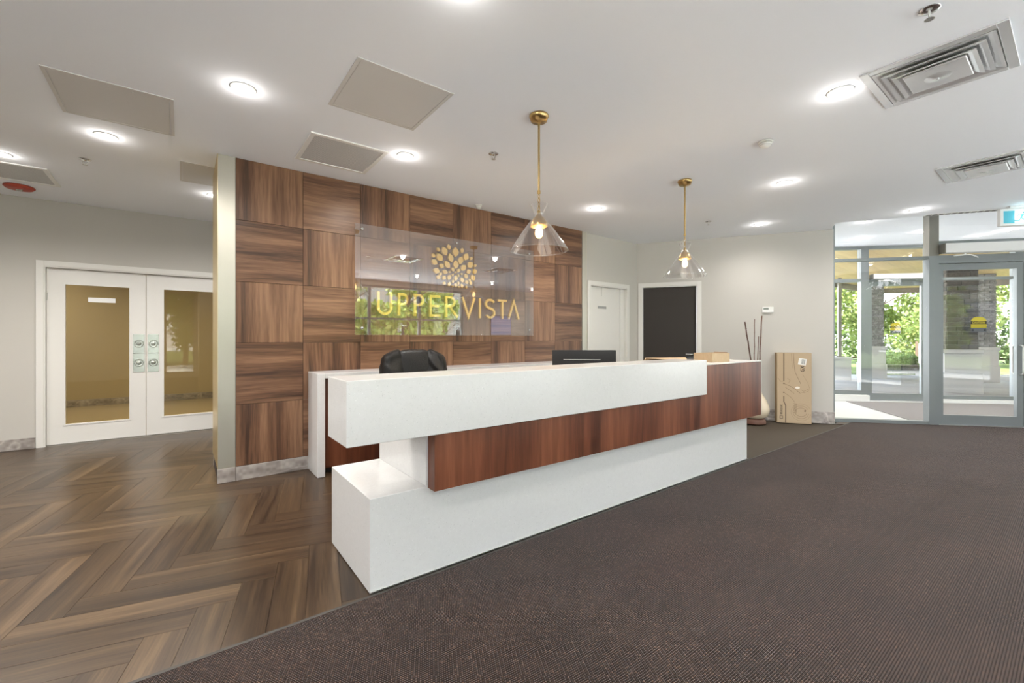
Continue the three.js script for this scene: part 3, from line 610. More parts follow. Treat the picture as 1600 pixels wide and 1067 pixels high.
// black executive chair behind the desk
{
  const c = thing('office_chair', 'black leather executive office chair behind the white desk', 'chair', [0.90, 0, -1.42], 20);
  function pillow(w, h, d, { e = 0.42, slope = 0, wr = 0, seed = 1, bend = 0 } = {}) {
    const g = mergeVertices(new THREE.SphereGeometry(1, 44, 32)), p = g.attributes.position, n = noiser(seed), f = (v, k) => Math.sign(v) * Math.pow(Math.abs(v), k);
    for (let i = 0; i < p.count; i++) {
      let x = f(p.getX(i), e) * w / 2, y = f(p.getY(i), e) * h / 2, z = f(p.getZ(i), 0.62) * d / 2;
      if (wr) z += Math.sign(z) * wr * (n(20 + x * 30 + y * 22, 20 + y * 9 - x * 12) - 0.5);
      y += slope * x * Math.max(0, y / h + 0.5); z += bend * x * x;
      p.setXYZ(i, x, y, z);
    }
    g.deleteAttribute('uv'); g.computeVertexNormals(); return metric(g);
  }
  const back = new THREE.Group(); back.name = 'backrest'; back.position.set(0, 0.47, -0.2); back.rotation.x = -0.10; c.add(back);
  mesh('back_cushion', pillow(0.34, 0.66, 0.16, { e: 0.36, wr: 0.012, seed: 4 }), M.leather, back, [0, 0.36, 0]);
  mesh('side_bolster', pillow(0.19, 0.63, 0.18, { e: 0.42, slope: 0.5, wr: 0.035, seed: 6 }), M.leather, back, [-0.205, 0.355, 0.025], [0, 0.45, 0]);
  mesh('side_bolster', pillow(0.19, 0.63, 0.18, { e: 0.42, slope: -0.5, wr: 0.035, seed: 8 }), M.leather, back, [0.205, 0.355, 0.025], [0, -0.45, 0]);
  mesh('back_shell', pillow(0.5, 0.6, 0.07, { e: 0.4 }), M.black, back, [0, 0.33, -0.07]);
  mesh('seat', pillow(0.54, 0.14, 0.52, { e: 0.5, wr: 0.004, seed: 9 }), M.leather, c, [0, 0.47, 0.08]);
  for (const s of [-1, 1]) {
    const a = mesh('armrest', pillow(0.07, 0.05, 0.3, { e: 0.5 }), M.leather, c, [s * 0.31, 0.66, 0.08]);
    mesh('arm_support', tube([[0, -0.01, 0.1], [s * 0.01, -0.1, 0.12], [-s * 0.03, -0.2, 0.04], [-s * 0.08, -0.22, 0]], 0.016, 16), M.black, a);
  }
  mesh('gas_column', cyl(0.028, 0.034, 0.32, 18), M.black, c, [0, 0.25, 0.03]);
  for (let i = 0; i < 5; i++) {
    const a = i * 72 * R, leg = mesh('base_leg', tube([[0, 0.1, 0.03], [0.15 * Math.sin(a), 0.1, 0.03 + 0.15 * Math.cos(a)], [0.3 * Math.sin(a), 0.07, 0.03 + 0.3 * Math.cos(a)]], 0.02, 10), M.black, c);
    mesh('caster', cyl(0.028, 0.028, 0.04, 16).rotateZ(Math.PI / 2), M.black, leg, [0.3 * Math.sin(a), 0.028, 0.03 + 0.3 * Math.cos(a)], [0, a, 0]);
  }
}
// monitor on the work surface, seen from behind
{
  const m = thing('computer_monitor', 'black computer monitor standing behind the desk counter, back towards the room', 'monitor', [2.42, 0.746, -0.86], 43);
  mesh('screen_housing', rbox(0.62, 0.37, 0.03, 0.006), M.black, m, [0, 0.215, 0], [0, 0, 0]);
  mesh('rear_ridge', rbox(0.36, 0.008, 0.008, 0.002), M.steel, m, [-0.02, 0.306, 0.019]);
  mesh('rear_cover', rbox(0.3, 0.14, 0.03, 0.008), M.black, m, [0, 0.19, 0.028]);
  mesh('screen_face', rbox(0.6, 0.345, 0.003, 0.001), std({ color: lin(0.01, 0.01, 0.012), roughness: 0.15 }), m, [0, 0.217, -0.0165]);
  mesh('stand_neck', rbox(0.05, 0.2, 0.03, 0.004), M.black, m, [0, 0.1, 0.05]);
  mesh('stand_foot', rbox(0.24, 0.012, 0.18, 0.004), M.black, m, [0, 0.0065, 0.03]);
}
{ // things lying at the right end of the desk
  const b = thing('cardboard_box', 'small open kraft box standing on the right end of the desk', 'box', [3.50, 1.0287, -0.14], 4);
  mesh('box_side', rspan(-0.15, 0.15, 0, 0.088, 0.095, 0.1, 0.001), M.kraft, b); mesh('box_side', rspan(-0.15, 0.15, 0, 0.088, -0.1, -0.095, 0.001), M.kraft, b);
  mesh('box_side', rspan(-0.15, -0.145, 0, 0.088, -0.0948, 0.0948, 0.001), M.kraft, b); mesh('box_side', rspan(0.145, 0.15, 0, 0.088, -0.0948, 0.0948, 0.001), M.kraft, b);
  mesh('box_bottom', span(-0.144, 0.144, 0, 0.004, -0.0945, 0.0945), M.kraft, b);
  mesh('box_flap', rbox(0.012, 0.03, 0.14, 0.002), M.kraftDark, b, [0.156, 0.078, 0]);
  const t = thing('document_tray', 'flat black tray at the back of the desk end beside the kraft box', 'tray', [3.86, 1.0287, -0.46], 0);
  mesh('tray_base', rbox(0.4, 0.008, 0.2, 0.003), M.black, t, [0, 0.0042, 0]);
  for (const z of [-0.1, 0.1]) mesh('tray_rim', rbox(0.4, 0.018, 0.006, 0.002), M.black, t, [0, 0.0175, z]);
  const f = thing('flat_carton', 'flat brown carton with turned up edges behind the right end of the upper counter', 'carton', [3.14, 1.0287, -0.42], 52);
  mesh('carton_base', rbox(0.42, 0.012, 0.24, 0.002), M.kraftDark, f, [0, 0.0065, 0]);
  mesh('carton_flap', rbox(0.4, 0.004, 0.1, 0.001), M.kraft, f, [0.0, 0.0225, -0.06], [0.22, 0, 0.02]);
  mesh('carton_flap', rbox(0.4, 0.004, 0.09, 0.001), M.kraft, f, [0.0, 0.0215, 0.06], [-0.16, 0, -0.02]);
}
{ // tall carton leaning place against the angled wall
  const b = thing('tall_carton', 'tall printed kraft carton standing upright against the angled wall', 'box', FAR, FAR_DEG);
  const x0 = 2.035, x1 = 2.475, z0 = 0.018, z1 = 0.172, H = 1.045;
  mesh('carton_body', rspan(x0, x1, 0.002, H, z0, z1, 0.004), M.kraft, b);
  const print = canvasTexture(512, 1216, (c, w, h) => {
    c.fillStyle = '#bda88c'; c.fillRect(0, 0, w, h);
    c.strokeStyle = '#5d4c3f'; c.lineWidth = 13; c.beginPath(); c.moveTo(0.195 * w, 0); c.lineTo(0.195 * w, 0.40 * h); c.stroke();
    c.beginPath(); c.moveTo(0.195 * w, 0.62 * h); c.lineTo(0.195 * w, 0.70 * h); c.lineTo(0.25 * w, 0.75 * h); c.lineTo(0.25 * w, h); c.stroke();
    c.fillStyle = '#5d4c3f'; for (const y of [0.435, 0.565]) { c.beginPath(); c.arc(0.195 * w, y * h, 11, 0, 7); c.fill(); }
    c.strokeStyle = 'rgba(88,66,48,0.75)'; c.lineWidth = 4;
    const line = (p, wd = 4) => { c.lineWidth = wd; c.beginPath(); p.forEach(([x, y], i) => i ? c.lineTo(x * w, y * h) : c.moveTo(x * w, y * h)); c.stroke(); };
    line([[0.48, 0], [0.5, 0.15], [0.53, 0.27], [0.62, 0.36], [0.7, 0.44]], 5); line([[0.42, 0], [0.43, 0.12], [0.47, 0.22]], 2);
    line([[0.21, 0.44], [0.4, 0.475], [0.55, 0.52], [0.68, 0.57]], 5); line([[0.24, 0.49], [0.4, 0.54], [0.5, 0.575]], 4); line([[0.23, 0.575], [0.4, 0.63], [0.52, 0.70]], 4);
    line([[0.7, 0.52], [0.78, 0.54], [0.95, 0.5]], 3); line([[0.7, 0.555], [0.8, 0.56], [0.93, 0.53]], 3); line([[0.02, 0.36], [0.1, 0.41], [0.2, 0.4]], 3); line([[0.3, 0.36], [0.38, 0.39], [0.34, 0.43]], 3);
    line([[0.75, 0.3], [0.9, 0.42], [0.97, 0.52]], 2);
    for (let i = 0; i < 9; i++) line([[0.48 + 0.02 * (i % 2), 0.72 + i * 0.016], [0.58, 0.725 + i * 0.016]], 5);
    for (let i = 0; i < 3; i++) { c.lineWidth = 4 - i; c.beginPath(); c.ellipse(0.7 * w, 0.84 * h, (0.17 + 0.06 * i) * w, (0.06 + 0.03 * i) * h, 0, 0.2, 5.8); c.stroke(); }
    c.beginPath(); c.arc(0.82 * w, 0.82 * h, 13, 0, 7); c.fill();
    c.fillStyle = '#4a3d33'; c.strokeStyle = '#4a3d33';
    c.save(); c.translate(0.155 * w, 0.885 * h); c.rotate(-Math.PI / 2); c.font = 'bold 50px sans-serif'; c.fillText('MARAK', 0, 0, 190); c.restore();
    c.lineWidth = 7; c.strokeRect(0.08 * w, 0.905 * h, 0.08 * w, 0.035 * h);
    c.save(); c.translate(0.80 * w, 0.265 * h); c.rotate(-Math.PI / 2); c.font = 'bold 80px sans-serif'; c.fillText('GX', 0, 0); c.restore();
    c.save(); c.translate(0.74 * w, 0.12 * h); c.rotate(0.16); c.fillStyle = '#eceae6'; c.fillRect(-58, -56, 120, 112); c.fillStyle = '#6d7478'; for (let i = 0; i < 8; i++) c.fillRect(-14 + i * 7, -44, 2 + (i * 5) % 4, 86); c.restore();
    c.fillStyle = '#efe9df'; c.beginPath(); c.ellipse(0.6 * w, 0.49 * h, 36, 20, 0, 0, 7); c.fill();
  });
  const face = new THREE.BoxGeometry(x1 - x0 - 0.01, H - 0.012, 0.0012);
  mesh('printed_face', face, std({ map: print, roughness: 0.85 }), b, [(x0 + x1) / 2, H / 2, z1 + 0.0008]);
  mesh('packing_tape', rspan(x0 - 0.0012, x0, 0.01, H - 0.01, 0.07, 0.12, 0.0004), M.kraftDark, b);
}
{ // vase with sticks
  const V = [6.02, 0, -0.84];
  const v = thing('floor_vase', 'cream teardrop floor vase on a low dark red stand behind the desk end', 'vase', V);
  mesh('stand', lathe([[0, 0.002], [0.15, 0.002], [0.158, 0.02], [0.15, 0.07], [0.13, 0.086], [0, 0.086]], 36), M.redwood, v);
  mesh('vase_body', lathe([[0, 0.0865], [0.13, 0.088], [0.175, 0.115], [0.198, 0.17], [0.203, 0.215], [0.19, 0.28], [0.15, 0.37], [0.112, 0.43], [0.085, 0.5], [0.068, 0.6], [0.062, 0.72], [0.066, 0.82], [0.082, 0.9], [0.076, 0.9], [0.06, 0.82], [0.056, 0.72], [0.06, 0.6], [0.075, 0.5], [0.1, 0.43], [0.13, 0.36], [0.15, 0.25], [0.12, 0.12], [0, 0.1]], 48), M.ceramic, v);
  const labels = ['thick dark notched stick leaning left out of the floor vase', 'thin brown stick, second from the left in the floor vase', 'shortest reddish stick standing between the others in the floor vase', 'tallest straight reddish brown stick in the floor vase'];
  [[-0.105, 1.505, -0.012, 0.0095], [0.02, 1.545, 0.014, 0.006], [0.055, 1.29, 0.04, 0.006], [0.08, 1.592, 0.05, 0.0085]].forEach(([top, y, mid, r], i) => {
    const b = thing('decorative_stick', labels[i], 'stick', V, 0, 'dry sticks standing in the floor vase'), q = rng(90 + i), pts = [];
    for (let k = 0; k <= 14; k++) { const t = k / 14, yy = 0.12 + (y - 0.12) * t, m = yy < 0.94 ? mid * (yy - 0.12) / 0.82 : mid + (top - mid) * (yy - 0.94) / (y - 0.94), w = (q() - 0.5) * 0.006; pts.push([0.796 * (m + w), yy, 0.605 * (m + w) + (i - 1.5) * 0.022]); }
    mesh('stem', tube(pts, r, 60, 8), i === 0 ? M.twig : M.redwood, b);
    for (let k = 7; k < 14; k++) { const p = pts[k]; mesh('knot', new THREE.TorusGeometry(r, r * 0.35, 6, 12).rotateX(Math.PI / 2), M.twig, b, p); }
  });
  const th = thing('thermostat', 'white wall thermostat on the angled wall above the tall carton', 'thermostat', FAR, FAR_DEG);
  mesh('thermostat_body', rspan(1.865, 2.02, 1.655, 1.742, 0.001, 0.026, 0.006), M.plasticWhite, th);
  mesh('thermostat_display', rspan(1.882, 1.95, 1.7, 1.73, 0.0262, 0.0272, 0.0004), std({ color: lin(0.22, 0.25, 0.22), roughness: 0.3 }), th);
  for (let i = 0; i < 2; i++) mesh('thermostat_button', rspan(1.965 + i * 0.024, 1.98 + i * 0.024, 1.675, 1.685, 0.0262, 0.0285, 0.0004), M.paper, th);
}

// ------------------------------------------------------------------ ceiling fixtures
function downlight(x, z, label, y = CEIL, k = 1, halo = 0.013) {
  const d = thing('downlight', label, 'ceiling lamp', [x, y, z], 0, 'recessed downlights in the ceilings');
  mesh('trim_ring', lathe([[0.058, -0.0005], [0.074, -0.0005], [0.074, -0.004], [0.066, -0.007], [0.058, -0.004], [0.058, -0.0005]], 36), M.plasticWhite, d);
  mesh('lens', lathe([[0, -0.019], [0.02, -0.018], [0.04, -0.014], [0.052, -0.008], [0.0575, -0.002], [0, -0.002]], 32), M.lamp, d);
  const s = new THREE.SpotLight(LAMP_COLOR, LAMP * k, 0, 82 * R, 0.75, 2);
  s.position.set(0, -0.03, 0); s.target.position.set(0, -1, 0); s.castShadow = true; s.shadow.radius = 2.4;
  d.add(s, s.target);
  const p = new THREE.PointLight(LAMP_COLOR, LAMP * halo, 0, 2); p.position.set(0, -0.06, 0); p.castShadow = true; d.add(p);  // the side light of the domed lens
}
for (const a of [
  [-0.423, -1.137, 'bright downlight left of the large grey access panel, nearest the camera on the left', 1.15],
  [0.825, -1.48, 'downlight just right of the grey return grille above the panelled wall'],
  [3.346, -1.535, 'downlight between the two pendant lamps near the panelled wall end'],
  [4.204, 0.258, 'downlight right of the far pendant lamp, below the smoke detector'],
  [2.669, 1.166, 'downlight at the left corner of the nearest chrome air diffuser'],
  [5.729, -0.636, 'downlight close to the angled wall, above the thermostat', 0.6],
  [6.579, 0.854, 'lobby downlight in front of the entrance glazing post'],
  [-1.215, -2.56, 'downlight below the far left access panel, near the panelled wall', 1.5],
  [-0.443, -3.777, 'small downlight beside the brass trim, above the double doors', 1.5],
  [-1.992, -3.57, 'downlight at the left edge beside the left grille', 1.5],
  [-1.9, -0.6, 'downlight left of the camera, out of the picture', 2], [0.26, 0.43, 'downlight above the left end of the desk, just out of the picture', 0.5], [-1.4, 1.4, 'downlight behind the camera at the left', 1.6],
  [-3.4, -3.2, 'added downlight beyond the left edge of the picture near the double door wall', 2], [-3.4, -1.0, 'added downlight beyond the left edge of the picture, over the wood floor', 0.9],  // two unseen lamps added to brighten the left wall
  [-1.2, 3.7, 'downlight by the front window behind the camera'], [1.4, 3.7, 'downlight by the front window, seen in the glass sign'], [4.0, 3.4, 'downlight by the front window end, seen in the glass sign'], [6.3, 3.4, 'downlight before the front wall screen'], [8.2, 3.9, 'downlight in the far front corner of the lobby'],
]) downlight(a[0], a[1], a[2], CEIL, a[3] ?? 1);
[[7.927, 0.029, 'left vestibule downlight nearest the lobby glass'], [9.305, -0.37, 'vestibule downlight above the inner left glass panel'], [9.501, 0.411, 'vestibule downlight beside the bronze post'], [10.708, 0.967, 'vestibule downlight above the white door operator'], [10.52, 1.332, 'vestibule downlight below the green exit sign']].forEach(([x, z, l]) => downlight(x, z, l, TOP, 0.8));
downlight(-2.9, -7.9, 'corridor downlight seen through the left glass door', CEIL, 1.6); downlight(-0.6, -7.0, 'corridor downlight behind the right glass door', CEIL, 1.6);

function pendant(x, z, label) {
  const p = thing('pendant_lamp', label, 'pendant lamp', [x, CEIL, z], 0, 'brass and glass pendant lamps above the desk');
  mesh('canopy', lathe([[0, -0.0005], [0.066, -0.0005], [0.070, -0.006], [0.069, -0.014], [0.056, -0.046], [0.02, -0.05], [0.012, -0.062], [0, -0.062]], 40), M.antiqueBrass, p);
  mesh('rod', cyl(0.0075, 0.0075, 0.49, 14), M.antiqueBrass, p, [0, -0.305, 0]);
  mesh('rod_end', lathe([[0, 0.012], [0.011, 0.01], [0.011, -0.012], [0, -0.016]], 16), M.antiqueBrass, p, [0, -0.552, 0]);
  for (let i = 0; i < 4; i++) mesh('chain_link', new THREE.TorusGeometry(0.013, 0.0028, 8, 20).scale(0.75, 1.35, 1), M.antiqueBrass, p, [0, -0.582 - i * 0.029, 0], [0, i % 2 ? Math.PI / 2 : 0.3, 0]);
  mesh('socket_stem', cyl(0.011, 0.011, 0.06, 16), M.antiqueBrass, p, [0, -0.715, 0]);
  mesh('socket_cup', lathe([[0.011, -0.7], [0.02, -0.722], [0.04, -0.742], [0.056, -0.768], [0.062, -0.80], [0.059, -0.80], [0.052, -0.768], [0.035, -0.745], [0.012, -0.73]], 36), M.antiqueBrass, p);
  const outer = [[0.066, -0.640], [0.05, -0.672], [0.034, -0.706], [0.030, -0.716], [0.036, -0.728], [0.075, -0.778], [0.128, -0.85], [0.182, -0.926], [0.206, -0.962], [0.2085, -0.972]];
  mesh('glass_shade', lathe([...outer, ...outer.slice().reverse().map(([r, y]) => [r - 0.0035, y])], 64), M.lampGlass, p);
  mesh('glass_rim', new THREE.TorusGeometry(0.207, 0.0032, 8, 64).rotateX(Math.PI / 2), M.lampGlass, p, [0, -0.972, 0]);
  const b = mesh('bulb', lathe([[0, -0.885], [0.012, -0.882], [0.024, -0.87], [0.029, -0.852], [0.027, -0.832], [0.018, -0.808], [0.013, -0.79], [0, -0.79]], 28), M.bulb, p);
  b.castShadow = false;
  const l = new THREE.PointLight(lin(1, 0.72, 0.40), 0.75, 0, 2); l.position.set(0, -0.85, 0); l.castShadow = true; p.add(l);
}
pendant(1.307, -0.246, 'nearer brass pendant with clear glass cone over the desk middle');
pendant(3.336, -0.333, 'farther brass pendant with clear glass cone in front of the dark door');

function accessPanel(x0, x1, z0, z1, label) {
  const a = thing('access_panel', label, 'access panel', [0, CEIL, 0]);
  const f = 0.022;
  for (const [p, q, r, s] of [[x0, x1, z0, z0 + f], [x0, x1, z1 - f, z1], [x0, x0 + f, z0 + f, z1 - f], [x1 - f, x1, z0 + f, z1 - f]]) mesh('panel_frame', span(p, q, -0.006, -0.0005, r, s), M.access, a);
  mesh('panel_door', rspan(x0 + f + 0.002, x1 - f - 0.002, -0.0045, -0.0005, z0 + f + 0.002, z1 - f - 0.002, 0.0012), M.access, a);
  mesh('panel_lock', cyl(0.006, 0.006, 0.003, 12), M.steel, a, [(x0 + x1) / 2 + 0.1, -0.0055, z1 - f - 0.03]);
}
accessPanel(0.06, 0.682, -1.0, -0.37, 'large square grey access panel above the desk, nearer than the return grille');
accessPanel(-1.403, -0.78, -2.23, -1.57, 'square grey access panel at the far left, beside the downlight');
accessPanel(-0.75, -0.13, -3.42, -2.81, 'access panel partly hidden behind the brass trim of the panelled wall');
function returnGrille(x0, x1, z0, z1, label) {
  const a = thing('return_grille', label, 'ceiling grille', [0, CEIL, 0], 0, 'square mesh return grilles');
  const f = 0.035;
  for (const [p, q, r, s] of [[x0, x1, z0, z0 + f], [x0, x1, z1 - f, z1], [x0, x0 + f, z0 + f, z1 - f], [x1 - f, x1, z0 + f, z1 - f]]) mesh('grille_frame', rspan(p, q, -0.012, -0.0005, r, s, 0.002), M.plasticWhite, a);
  mesh('grille_mesh', span(x0 + f, x1 - f, -0.006, -0.0005, z0 + f, z1 - f), M.grille, a);
}
returnGrille(0.06, 0.68, -2.11, -1.49, 'grey mesh return grille close to the top of the panelled wall');
returnGrille(-2.37, -1.75, -4.42, -3.80, 'grey mesh return grille at the left edge beside the red alarm');
function frustumRing(a, b, y0, y1, th = 0.004) { // square louvre: half size a at y0 to half size b at y1
  const prof = [[a, y0], [a + (b - a) * 0.35, y0 + (y1 - y0) * 0.15], [a + (b - a) * 0.7, y0 + (y1 - y0) * 0.5], [b, y1]], pos = [], idx = [];
  const sides = [[1, 1], [-1, 1], [-1, -1], [1, -1]], loops = [...prof, ...prof.slice().reverse().map(([r, y]) => [r, y + th])];
  for (let s = 0; s < 4; s++) { const base = pos.length / 3, [c0, c1] = [sides[s], sides[(s + 1) % 4]];
    for (const [r, y] of loops) { pos.push(c0[0] * r, y, c0[1] * r, c1[0] * r, y, c1[1] * r); }
    for (let k = 0; k < loops.length; k++) { const p = base + 2 * k, q = base + 2 * ((k + 1) % loops.length); idx.push(p, p + 1, q + 1, p, q + 1, q); } }
  const g = new THREE.BufferGeometry(); g.setAttribute('position', new THREE.Float32BufferAttribute(pos, 3)); g.setIndex(idx);
  const n = g.toNonIndexed(); n.computeVertexNormals(); return metric(n);
}
function diffuser(x, z, label, s = 0.305) {
  const d = thing('air_diffuser', label, 'air diffuser', [x, CEIL, z], 0, 'square polished air diffusers');
  const f = 0.045;
  for (const [p, q, r, t] of [[-s, s, -s, -s + f], [-s, s, s - f, s], [-s, -s + f, -s + f, s - f], [s - f, s, -s + f, s - f]]) mesh('diffuser_frame', rspan(p, q, -0.01, -0.0005, r, t, 0.003), M.aluminium, d);
  mesh('back_box', span(-s + f, s - f, -0.002, -0.0006, -s + f, s - f), M.steel, d);
  mesh('louvre', frustumRing(s - 0.05, s - 0.095, -0.012, -0.0045), M.aluminium, d);
  mesh('louvre', frustumRing(s - 0.088, s - 0.15, -0.026, -0.007), M.aluminium, d);
  mesh('louvre', frustumRing(s - 0.128, s - 0.185, -0.036, -0.012), M.aluminium, d);
  mesh('centre_plate', metric(new RoundedBoxGeometry(0.27, 0.014, 0.27, 4, 0.006)), M.aluminium, d, [0, -0.034, 0]);
  mesh('centre_boss', lathe([[0, -0.009], [0.02, -0.008], [0.03, -0.003], [0.05, -0.0015], [0.06, 0]], 32), M.aluminium, d, [0, -0.041, 0]);
  mesh('centre_knob', new THREE.SphereGeometry(0.008, 12, 8), M.aluminium, d, [0, -0.05, 0]);
}
diffuser(2.86, 1.595, 'nearest chrome louvred air diffuser, below the sprinkler at the upper right');
diffuser(5.245, 1.57, 'farther chrome louvred air diffuser at the right edge near the entrance');
function sprinkler(x, z, label) {
  const s = thing('sprinkler_head', label, 'sprinkler', [x, CEIL, z], 0, 'chrome ceiling sprinkler heads');
  mesh('escutcheon', lathe([[0, -0.0005], [0.042, -0.0005], [0.042, -0.004], [0.03, -0.01], [0.014, -0.014], [0, -0.014]], 32), M.chrome, s);
  mesh('frame_arm', tube([[-0.012, -0.012, 0], [-0.017, -0.028, 0], [0, -0.045, 0]], 0.0032, 12), M.steel, s); mesh('frame_arm', tube([[0.012, -0.012, 0], [0.017, -0.028, 0], [0, -0.045, 0]], 0.0032, 12), M.steel, s);
  mesh('deflector', cyl(0.016, 0.02, 0.003, 20), M.steel, s, [0, -0.047, 0]);
}
sprinkler(-1.425, -3.293, 'sprinkler head above the double doors at the left'); sprinkler(1.419, -0.979, 'sprinkler head left of the nearer pendant lamp');
sprinkler(2.164, 1.668, 'largest sprinkler head at the upper right beside the near air diffuser'); sprinkler(5.027, -1.001, 'sprinkler head right of the far pendant, by the angled wall');
function detector(x, z, r, label) {
  const s = thing('smoke_detector', label, 'detector', [x, CEIL, z]);
  mesh('detector_base', lathe([[0, -0.0005], [r, -0.0005], [r, -0.014], [0, -0.014]], 36), M.plasticWhite, s);
  mesh('detector_head', lathe([[0, -0.0145], [r * 0.86, -0.0145], [r * 0.8, -0.03], [r * 0.55, -0.046], [0, -0.05]], 36), M.plasticWhite, s);
  mesh('detector_vent', new THREE.TorusGeometry(r * 0.75, 0.003, 6, 36).rotateX(Math.PI / 2), M.steel, s, [0, -0.033, 0]);
}
detector(3.049, 0.553, 0.055, 'white smoke detector on the ceiling right of the nearer pendant'); detector(2.108, -2.281, 0.04, 'small white detector close to the top of the panelled wall');
{
  const a = thing('fire_alarm', 'round red fire alarm sounder on the ceiling at the left edge', 'alarm', [-2.1, CEIL, -4.674]);
  mesh('alarm_base', lathe([[0, -0.0005], [0.115, -0.0005], [0.118, -0.012], [0.1, -0.03], [0.05, -0.034], [0, -0.034]], 40), M.red, a);
  mesh('strobe_lens', rbox(0.05, 0.016, 0.03, 0.005), M.clearPlastic, a, [0, -0.041, 0]);
}
{ // linear slot diffuser at the ceiling edge
  const l = thing('slot_diffuser', 'narrow dark slotted air strip along the ceiling edge before the entrance', 'air vent', [7.20, CEIL, 1.20], 56.8);
  mesh('slot_frame', rspan(-0.4, 0.4, -0.006, -0.0005, -0.045, 0.045, 0.002), M.plasticWhite, l);
  for (let i = 0; i < 12; i++) mesh('slot', rspan(-0.385 + i * 0.0645, -0.335 + i * 0.0645, -0.0075, -0.0062, -0.025, 0.025, 0.0005), M.black, l);
}
{ // exit sign
  const s = thing('exit_sign', 'white framed teal exit sign with a running figure under the ceiling at the right edge', 'exit sign', [7.33, CEIL, 1.635], GL_DEG);
  mesh('sign_canopy', rbox(0.2, 0.03, 0.06, 0.004), M.plasticWhite, s, [0, -0.0155, 0]);
  mesh('sign_body', rbox(0.40, 0.21, 0.05, 0.008), M.plasticWhite, s, [0.005, -0.137, 0]);
  const t = canvasTexture(512, 256, (c, w, h) => {
    c.fillStyle = '#4fa9bb'; c.fillRect(0, 0, w, h); c.fillStyle = '#eefaff'; c.fillRect(0.33 * w, 0, 0.67 * w, h);
    c.fillStyle = '#3f8f92'; c.strokeStyle = '#3f8f92'; c.lineCap = 'round'; c.lineJoin = 'round';
    c.translate(-0.09 * w, 0);
    c.beginPath(); c.arc(0.70 * w, 0.17 * h, 18, 0, 7); c.fill();
    const L = (wd, ...p) => { c.lineWidth = wd; c.beginPath(); p.forEach(([x, y], i) => i ? c.lineTo(x * w, y * h) : c.moveTo(x * w, y * h)); c.stroke(); };
    L(30, [0.65, 0.36], [0.61, 0.58]); L(15, [0.66, 0.32], [0.54, 0.32], [0.49, 0.46]); L(15, [0.67, 0.34], [0.74, 0.46], [0.81, 0.42]);
    L(19, [0.60, 0.6], [0.55, 0.8], [0.42, 0.8]); L(19, [0.62, 0.6], [0.70, 0.74], [0.74, 0.94]); L(10, [0.86, 0.1], [0.96, 0.1], [0.96, 1]);
  });
  mesh('sign_face', new THREE.BoxGeometry(0.34, 0.15, 0.002), std({ map: t, emissiveMap: t, emissive: 0xffffff, emissiveIntensity: 0.15, roughness: 0.5 }), s, [0.005, -0.137, 0.0265]);
  const rl = new THREE.PointLight(lin(0.6, 0.95, 1), 0.02, 0, 2); rl.position.set(0, -0.137, 0.06); rl.castShadow = true; s.add(rl);
}

// ------------------------------------------------------------------ outdoors
{
  const g = struct('ground', 'pale paving around the building'); mesh('paving', span(-60, 80, -0.3, -0.035, -60, 60), M.ground, g);
  mesh('drive_surface', slab([[9, -3], [12, -6], [19.4, -2.6], [20.4, -0.6], [19.2, 1.2], [21, 4], [15, 9]], -0.034, -0.028), std({ map: T.ground, color: lin(0.42, 0.43, 0.45), roughness: 0.95 }), g);
  const l = struct('lawn', 'sunlit lawn beyond the entrance paving');
  mesh('grass_surface', slab([[20.5, -14], [70, -20], [70, 20], [24, 3.2], [21.6, 0.6], [20.0, -1.0], [18.2, -2.6]], -0.05, 0.03), M.grass, l);
  mesh('grass_surface', slab([[-30, 13.5], [40, 13.5], [40, 40], [-30, 40]], -0.05, 0.03), M.grass, l);
  mesh('gravel_bed', slab([[19.4, 0.4], [21.0, 0.2], [23.6, 2.6], [22.4, 3.2]], -0.04, 0.034), M.gravel, l);
  const k = thing('kerb', 'pale concrete kerb along the gravel beyond the right columns', 'kerb'); for (let i = 0; i < 4; i++) mesh('kerb_stone', rspan(i * 0.95, i * 0.95 + 0.94, -0.04, 0.1, 0, 0.16, 0.015), M.limestone, k); k.position.set(19.1, 0, 0.45); k.rotation.y = -45 * R;
}
{ // canopy over the entrance drive
  const c = thing('entrance_canopy', 'entrance canopy with pale wood soffit carried by the stone columns', 'canopy');
  const P = [along(IN, IN_DEG, -1.6, -0.1), [11.2, -4.4], [16.08, -3.0], [20.3, -2.8], [21.75, -0.9], [20.0, 0.9], [19.5, 4.0], [16, 9], along(IN, IN_DEG, 8.4, -0.1)];
  mesh('soffit', slab(P, 3.14, 3.2), M.soffit, c); mesh('roof_deck', slab(P, 3.2, 3.55), M.fascia, c);
  for (let i = 2; i < 7; i++) { const a = P[i], b = P[i + 1], L = Math.hypot(b[0] - a[0], b[1] - a[1]); mesh('fascia_board', span(0, L, 2.96, 3.56, 0, 0.08), M.fascia, c, [a[0], 0, a[1]], [0, -Math.atan2(b[1] - a[1], b[0] - a[0]), 0]); }
  { const a = P[1], b = P[2], L = Math.hypot(b[0] - a[0], b[1] - a[1]); mesh('fascia_board', span(0, L, 2.96, 3.56, 0, 0.08), M.fascia, c, [a[0], 0, a[1]], [0, -Math.atan2(b[1] - a[1], b[0] - a[0]), 0]); }
  const f = thing('front_canopy', 'brown soffit canopy outside the long front window', 'canopy'); mesh('soffit', span(-5.5, 13, 3.25, 3.33, 5.16, 5.8), M.houseBrown, f); mesh('fascia_board', span(-5.5, 13, 3.2, 3.5, 5.8, 5.9), M.houseBrown, f);
}
